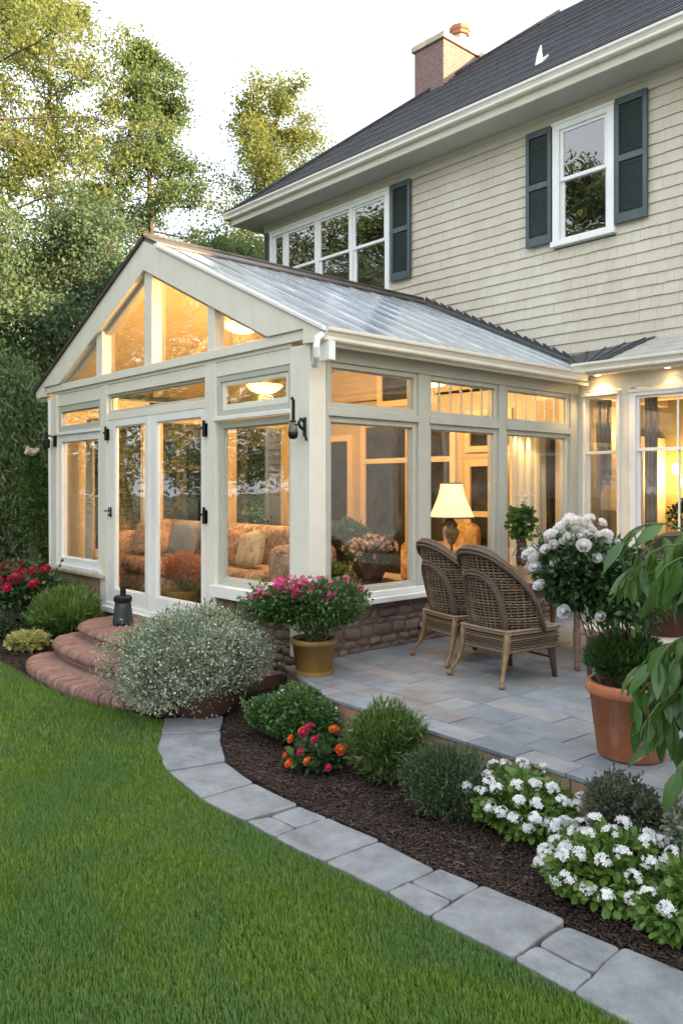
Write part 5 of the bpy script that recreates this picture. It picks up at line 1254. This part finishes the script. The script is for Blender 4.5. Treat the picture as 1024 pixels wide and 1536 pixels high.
# pink flowers in mustard pot at the corner
pk = pot_thing('flower_pot', 'magenta flowering plant in a mustard pot at the sunroom corner', (.36, -.30, PZ), scl_prof(POT, .205, .30), M['mustard'], 'potted plant', .17, .27)
mb = MB(); mb.lathe([(.16, 0), (.175, .004), (.18, .03), (.16, .03)], n=28); mb.build('saucer', M['mustard'], pk)
p, nn = add_foliage(pk, 'foliage', 12000, (0, 0, .58), (.66, .6, .31), LEAF, .042, 'lf_green', 45, lumps=12, up=.1, low=-.9)
sprigs(pk, p, nn, 70, .16, LEAF, .042, 'lf_green', 5)
ii = rng.integers(0, len(p), 30); add_stems(pk, p[ii], (0, 0, .27), .005, 'stem')
top = np.where((nn[:, 2] > .1) & (p[:, 2] > .56))[0]; ctr = rng.choice(top, 52); r_ = np.random.default_rng(4)
fp = np.repeat(p[ctr]+np.array([0, 0, .05]), 9, axis=0)+r_.normal(0, .028, (52*9, 3)); flowers(pk, 'blossom', F6, fp, np.tile([.1, -.1, .6], (len(fp), 1)), 0.050, M['fl_pink'], 11, .6)
ctr = rng.choice(top, 8); fp = np.repeat(p[ctr]+np.array([0, 0, .05]), 8, axis=0)+r_.normal(0, .03, (64, 3)); o = flowers(pk, 'blossom', F6, fp, np.tile([.1, -.1, .6], (len(fp), 1)), .034, M['fl_white'], 12, .6); o['label'] = 'small white blossom'
# silver bush in big brown pot
sv = pot_thing('silver_bush', 'large silvery white flowered bush spilling from a brown clay bowl beside the steps', (-.08, -1.12, .0), scl_prof([(.2, 0), (.3, .06), (.36, .2), (.37, .3), (.34, .3), (.3, .1)], .33, .30), M['brownpot'], 'potted bush', .28, .24)
p, nn = add_foliage(sv, 'foliage', 40000, (-.15, -.03, .42), (.84, .74, .68), LEAF, .028, 'lf_silver', 46, lumps=16, up=.5, low=-.8, jit=.6)
p2, n2 = add_foliage(sv, 'foliage', 6000, (-.17, .04, .42), (.76, .6, .60), LEAFN, .05, 'lf_green', 47, lumps=12, up=.5, low=-.8)
ii = rng.integers(0, len(p), 60); add_stems(sv, p[ii], (-.1, 0, .28), .004, 'wood_stem', spread=.12)
sprigs(sv, p, nn, 150, .17, LEAF, .03, 'lf_silver', 3)
ii = rng.choice(np.where(nn[:, 2] > -.5)[0], 2600); flowers(sv, 'blossom', F5, p[ii]+nn[ii]*.012, nn[ii], .019, M['fl_white'], 13, .5)
# bed shrubs
root, p, nn = bush('low_shrub', 'rounded leafy green shrub with a few white flowers beside the patio corner', 'shrub', (1.02, -1.02, 0), (0, 0, .20), (.47, .36, .27), 12000, LEAF, .034, 'lf_green', 51, lumps=12)
ii = rng.choice(np.where((nn[:, 2] > 0))[0], 10); fp = np.repeat(p[ii], 6, axis=0)+rng.normal(0, .018, (60, 3)); flowers(root, 'blossom', F5, fp+np.array([0, 0, .015]), np.tile([0, -.3, .8], (60, 1)), .026, M['fl_white'], 14)
root, p, nn = bush('begonia', 'small begonia with orange and red blooms in the mulch', 'flower', (1.60, -1.30, 0), (0, 0, .10), (.20, .19, .13), 420, LEAFR, .07, 'lf_rose', 52, lumps=7, stems=8, stemmat='stem')
fp = np.array([(math.cos(a)*r1, math.sin(a)*r1, z) for a, r1, z in [(4.0, .22, .10), (4.3, .2, .06), (5.2, .2, .12), (.0, .2, .18), (3.2, .16, .22), (1.2, .1, .25), (3.6, .2, .18)]])
flowers(root, 'bloom', ROSE, fp+np.array([0, 0, .02]), nrm(np.column_stack([fp[:, 0], fp[:, 1]-.3, fp[:, 2]*0+.35])), .066, M['fl_org'], 15, .2)
fp = np.array([(math.cos(a)*r1, math.sin(a)*r1, z) for a, r1, z in [(4.9, .19, .19), (5.4, .14, .26), (.6, .22, .2), (4.2, .1, .27), (5.8, .25, .12), (3.0, .12, .27)]])
flowers(root, 'bloom', ROSE, fp, nrm(np.column_stack([fp[:, 0], fp[:, 1]-.3, fp[:, 2]*0+.35])), .066, M['fl_red'], 25, .2)
root, p, nn = bush('lime_shrub', 'feathery lime green upright shrub against the patio riser', 'shrub', (2.02, -1.10, 0), (0, 0, .24), (.30, .27, .32), 7500, LEAFN, .055, 'lf_lime', 53, up=1.0, jit=.5, lumps=12, low=-.7)
root, p, nn = bush('dark_shrub', 'dome shaped dark green fine leaved shrub in the middle of the bed', 'shrub', (2.66, -1.22, 0), (0, 0, .19), (.36, .31, .26), 17000, LEAFN, .032, 'lf_box', 54, lumps=14, up=.5, low=-.8)
def white_bedding(loc, c, rad, nlv, ncl, seed, label, name='white_flower'):
    root, p, nn = bush(name, label, 'flower', loc, c, rad, nlv, LEAFR, .046, 'lf_broad', seed, lumps=9, up=.1, jit=.5, stems=12, stemmat='stem')
    r = np.random.default_rng(seed); ee = np.linalg.norm((p-np.array(c))/np.array(rad), axis=1); cand = np.where((nn[:, 2] > -.15) & (ee > .72))[0]; ctr = []; 
    for i in r.permutation(cand):
        if all(np.linalg.norm(p[i]-p[j]) > .07 for j in ctr): ctr.append(i)
        if len(ctr) >= ncl: break
    fp = []; fn = []
    for i in ctr:
        k = r.integers(14, 28); d = nrm(r.normal(size=(k, 3))+nn[i]*.8+np.array([0, 0, .6])); fp.append(p[i]+nn[i]*.035+np.array([0, 0, .02])+d*np.array([.034, .034, .024])); fn.append(d)
    fp = np.concatenate(fp); fn = np.concatenate(fn); flowers(root, 'blossom', F5, fp, fn, .030, M['fl_white'], seed, .3); return root
white_bedding((3.09, -1.08, 0), (0, 0, .15), (.37, .29, .23), 2900, 34, 61, 'cluster of white bedding flowers nearest the terracotta pot')
white_bedding((3.73, -1.36, 0), (0, 0, .13), (.36, .32, .20), 2600, 34, 62, 'broad leaved white flowers nearest the stone path')
white_bedding((4.14, -1.36, 0), (.0, 0, .13), (.30, .34, .22), 2400, 26, 63, 'white flowers with pale leaves at the right edge of the frame')
root, p, nn = bush('small_shrub', 'small grey green twiggy shrub in front of the terracotta pot', 'shrub', (3.62, -1.02, 0), (0, 0, .27), (.24, .22, .26), 4600, LEAF, .026, 'lf_grey', 55, lumps=9, up=.6)
root, p, nn = bush('small_shrub', 'low variegated shrub right of the terracotta pot by the frame edge', 'shrub', (4.06, -1.04, 0), (0, 0, .26), (.32, .24, .27), 5200, LEAF, .028, 'lf_silver', 56, lumps=9, up=.6)
# left bed
root, p, nn = bush('rose_bush', 'dark leaved rose bush with crimson blooms left of the sunroom', 'rose bush', (-5.0, -.92, 0), (0, 0, .52), (.85, .55, .56), 8500, LEAF, .085, 'lf_rose', 57, lumps=12, low=-.9)
cv = (p[:, 0]*.6-p[:, 1]*.8)/.6+p[:, 2]*1.6; ii = rng.choice(np.where((p[:, 2] > .6) & (cv > np.quantile(cv, .80)))[0], 26); fp = np.repeat(p[ii], 2, axis=0)+rng.normal(0, .045, (52, 3)); flowers(root, 'bloom', ROSE, fp+np.array([.03, -.03, .04]), np.tile([.3, -.5, .5], (52, 1)), .135, M['fl_red'], 16, .3)
root, p, nn = bush('grassy_shrub', 'bright green grassy mound beside the brick steps', 'shrub', (-3.92, -.68, 0), (0, 0, .30), (.56, .42, .36), 10000, LEAFN, .12, 'lf_orn', 58, up=1.4, jit=.4, low=-.8)
root, p, nn = bush('yellow_shrub', 'small yellow variegated plant at the foot of the brick steps', 'plant', (-3.55, -1.25, 0), (0, 0, .12), (.30, .22, .14), 1300, LEAFR, .055, 'lf_varieg', 59, lumps=7, up=.1)
root, p, nn = bush('low_shrub', 'dull grey green low shrub at the left frame edge in front of the rose bush', 'shrub', (-4.7, -1.25, 0), (0, 0, .2), (.65, .45, .28), 9000, LEAFN, .05, 'lf_grey', 60, lumps=10, up=.5)
root, p, nn = bush('low_shrub', 'dark low shrub under the leftmost sunroom window', 'shrub', (-4.55, -.3, 0), (0, 0, .36), (.5, .3, .36), 5000, LEAF, .05, 'lf_dark', 64, lumps=9)
root, p, nn = bush('maple_shrub', 'light green feathery maple shrub behind the crimson roses', 'shrub', (-7.6, 1.2, 0), (0, 0, .95), (1.35, 1.1, .75), 12000, LEAFN, .14, 'lf_acer', 65, lumps=13, up=-.1)
root, p, nn = bush('hedge_shrub', 'dark green shrub mass filling the gap left of the rose bush', 'shrub', (-8.6, -.6, 0), (0, 0, .6), (1.7, 1.1, .8), 12000, LEAF, .10, 'lf_dark', 66, lumps=14)
root, p, nn = bush('white_climber', 'small pale flowered climber at the far left corner of the sunroom', 'plant', (-6.35, -.1, 0), (0, 0, 1.55), (.26, .26, 1.3), 1600, LEAF, .07, 'lf_green', 67, lumps=9, low=-.9)
ii = np.argsort(-p[:, 2])[:12]; flowers(root, 'bloom', ROSE, p[ii]+np.array([.05, -.08, 0]), np.tile([.3, -.5, .3], (12, 1)), .10, M['fl_cream'], 18)

# big leafy plant, right foreground
bl = pot_thing('leafy_plant', 'tall plant with long drooping glossy leaves at the right foreground edge', (4.42, -.60, .30), scl_prof(POT, .24, .4), M['terra'], 'plant', .2, .36)
mb = MB(); LP = []; LD = []; r_ = np.random.default_rng(77)

left = np.array([-.672, -.741, 0])   # towards the left of the view
for s_ in range(64):
    z1 = r_.uniform(.5, 1.62); reach = r_.uniform(.3, .80); side = r_.normal(0, .2); fwd = np.array([.741, -.672, 0])
    a = np.array([r_.normal(0, .05), r_.normal(0, .05), .36]); e = np.array([0, 0, z1])+left*reach+fwd*side
    m_ = np.array([0, 0, z1*.85+.1])+left*reach*.35+fwd*side*.5; tipp = e+left*.10+np.array([0, 0, -.22])
    pts = []
    for i in range(11):
        t = i/10; b_ = (1-t)**3; c_ = 3*(1-t)**2*t; d_ = 3*(1-t)*t*t; pts.append(a*b_+m_*c_+e*d_+tipp*t**3)
    mb.tube(pts, [.008*(1-.6*i/10) for i in range(11)], 6)
    for i in range(3, 11):
        for q in range(2 if r_.random() < .75 else 1):
            LP.append(pts[i]); dd = (pts[min(i+1, 10)]-pts[max(i-1, 0)]); dd = dd/np.linalg.norm(dd); LD.append(dd*.45+r_.normal(0, .38, 3)+np.array([0, 0, -.95]))
mb.build('stem', M['stem'], bl)
LP = np.array(LP); LD = np.array(LD); sc_ = r_.uniform(.10, .23, len(LP))
scatter('leaf_spray', *BIG, LP, basis(LD, jit=.9), np.column_stack([sc_*1.05, sc_, sc_]), M['lf_big'], bl)

# ================================================================== TREES
tree('broadleaf_tree', 'tall golden topped tree filling the upper left corner', (-13.4, .9, 0), 15.5, 3.9, 66000, .10, 'lf_gold', 1, .2, 'round', clus=.40, nb=62, trunk_r=.2)
tree('broadleaf_tree', 'tall spreading tree left of centre whose branches lean toward the sky gap', (-15.8, 4.2, 0), 15.8, 3.4, 52000, .10, 'lf_gold', 2, .2, 'round', clus=.36, nb=52)
tree('conical_tree', 'tall conical green tree rising left of the sunroom ridge', (-14.0, 6.2, 0), 14.2, 3.9, 78000, .09, 'lf_mid', 3, .12, 'cone', clus=.33, nb=84)
tree('feathery_tree', 'slender feathery golden green tree just left of the house eave', (-12.6, 9.1, 0), 13.4, 2.1, 44000, .095, 'lf_gold', 4, .30, 'vase', clus=.34, nb=46)
rtree = tree('round_tree', 'rounded mid green tree behind the sunroom ridge', (-11.6, 7.2, 0), 8.2, 2.9, 36000, .095, 'lf_mid', 5, .15, 'round', clus=.42, nb=44)
tree('dark_tree', 'dense dark green tree on the left behind the gable', (-10.6, 1.9, 0), 7.6, 2.9, 60000, .088, 'lf_dark', 6, .08, 'round', clus=.5, nb=60)
tree('dark_tree', 'dark bushy tree at the left frame edge above the willow', (-10.4, -.4, 0), 7.8, 2.8, 60000, .09, 'lf_dark', 7, .08, 'round', clus=.5, nb=52)
tree('willow_tree', 'drooping willow like small tree at the left frame edge', (-8.3, .0, 0), 4.3, 1.3, 24000, .12, 'lf_willow', 8, .35, 'round', T=LEAFN, droop=.8, clus=.26, nb=40, trunk_r=.07)
tree('dark_tree', 'dark evergreen shrub tree directly left of the sunroom wall', (-8.6, 3.2, 0), 4.6, 1.7, 26000, .10, 'lf_dark', 9, .05, 'round', clus=.4, nb=40, trunk_r=.08)
far = tree('far_tree', 'hazy green tree farthest back seen low between the trunks', (-21, 7, 0), 6.8, 4.0, 24000, .2, 'lf_mid', 10, .06, 'round', clus=.7, nb=50)
for k, (x, y, s, rz, lb) in enumerate([(-19, 1.0, 1.05, 1, 'far green tree behind the golden one at the left frame edge'), (-17, 12.5, 1.15, 2, 'far green tree behind the feathery tree, beside the house eave'), (-22, 12, 1.1, 3, 'far green tree between the conical and feathery trees')]):
    c = copy_tree(far); c.location = (x, y, 0); c.scale = (s, s, s); c.rotation_euler = (0, 0, rz); c['label'] = lb
# unseen garden trees: left ones show in windows, right ones added to shade lawn
side = [(-8, -8, 1.7), (-14, -5, 1.6), (-5, -13, 1.3), (2, -16, 1.2), (-12, -14, 1.5), (12, -10, 1.1), (17, 1.0, 1.5), (20, -4, 1.5), (-17, -10, 1.6)]
for k, (x, y, s) in enumerate(side):
    s *= .88; c = copy_tree(rtree); c.location = (x, y, 0); c.scale = (s*1.15, s*1.15, s*.95); c.rotation_euler = (0, 0, k*1.3)
    c['label'] = 'garden tree standing outside the picture, giving window reflections and added lawn shade'; c['group'] = 'garden trees outside the picture'
print('verts', sum(len(m.vertices) for m in bpy.data.meshes))
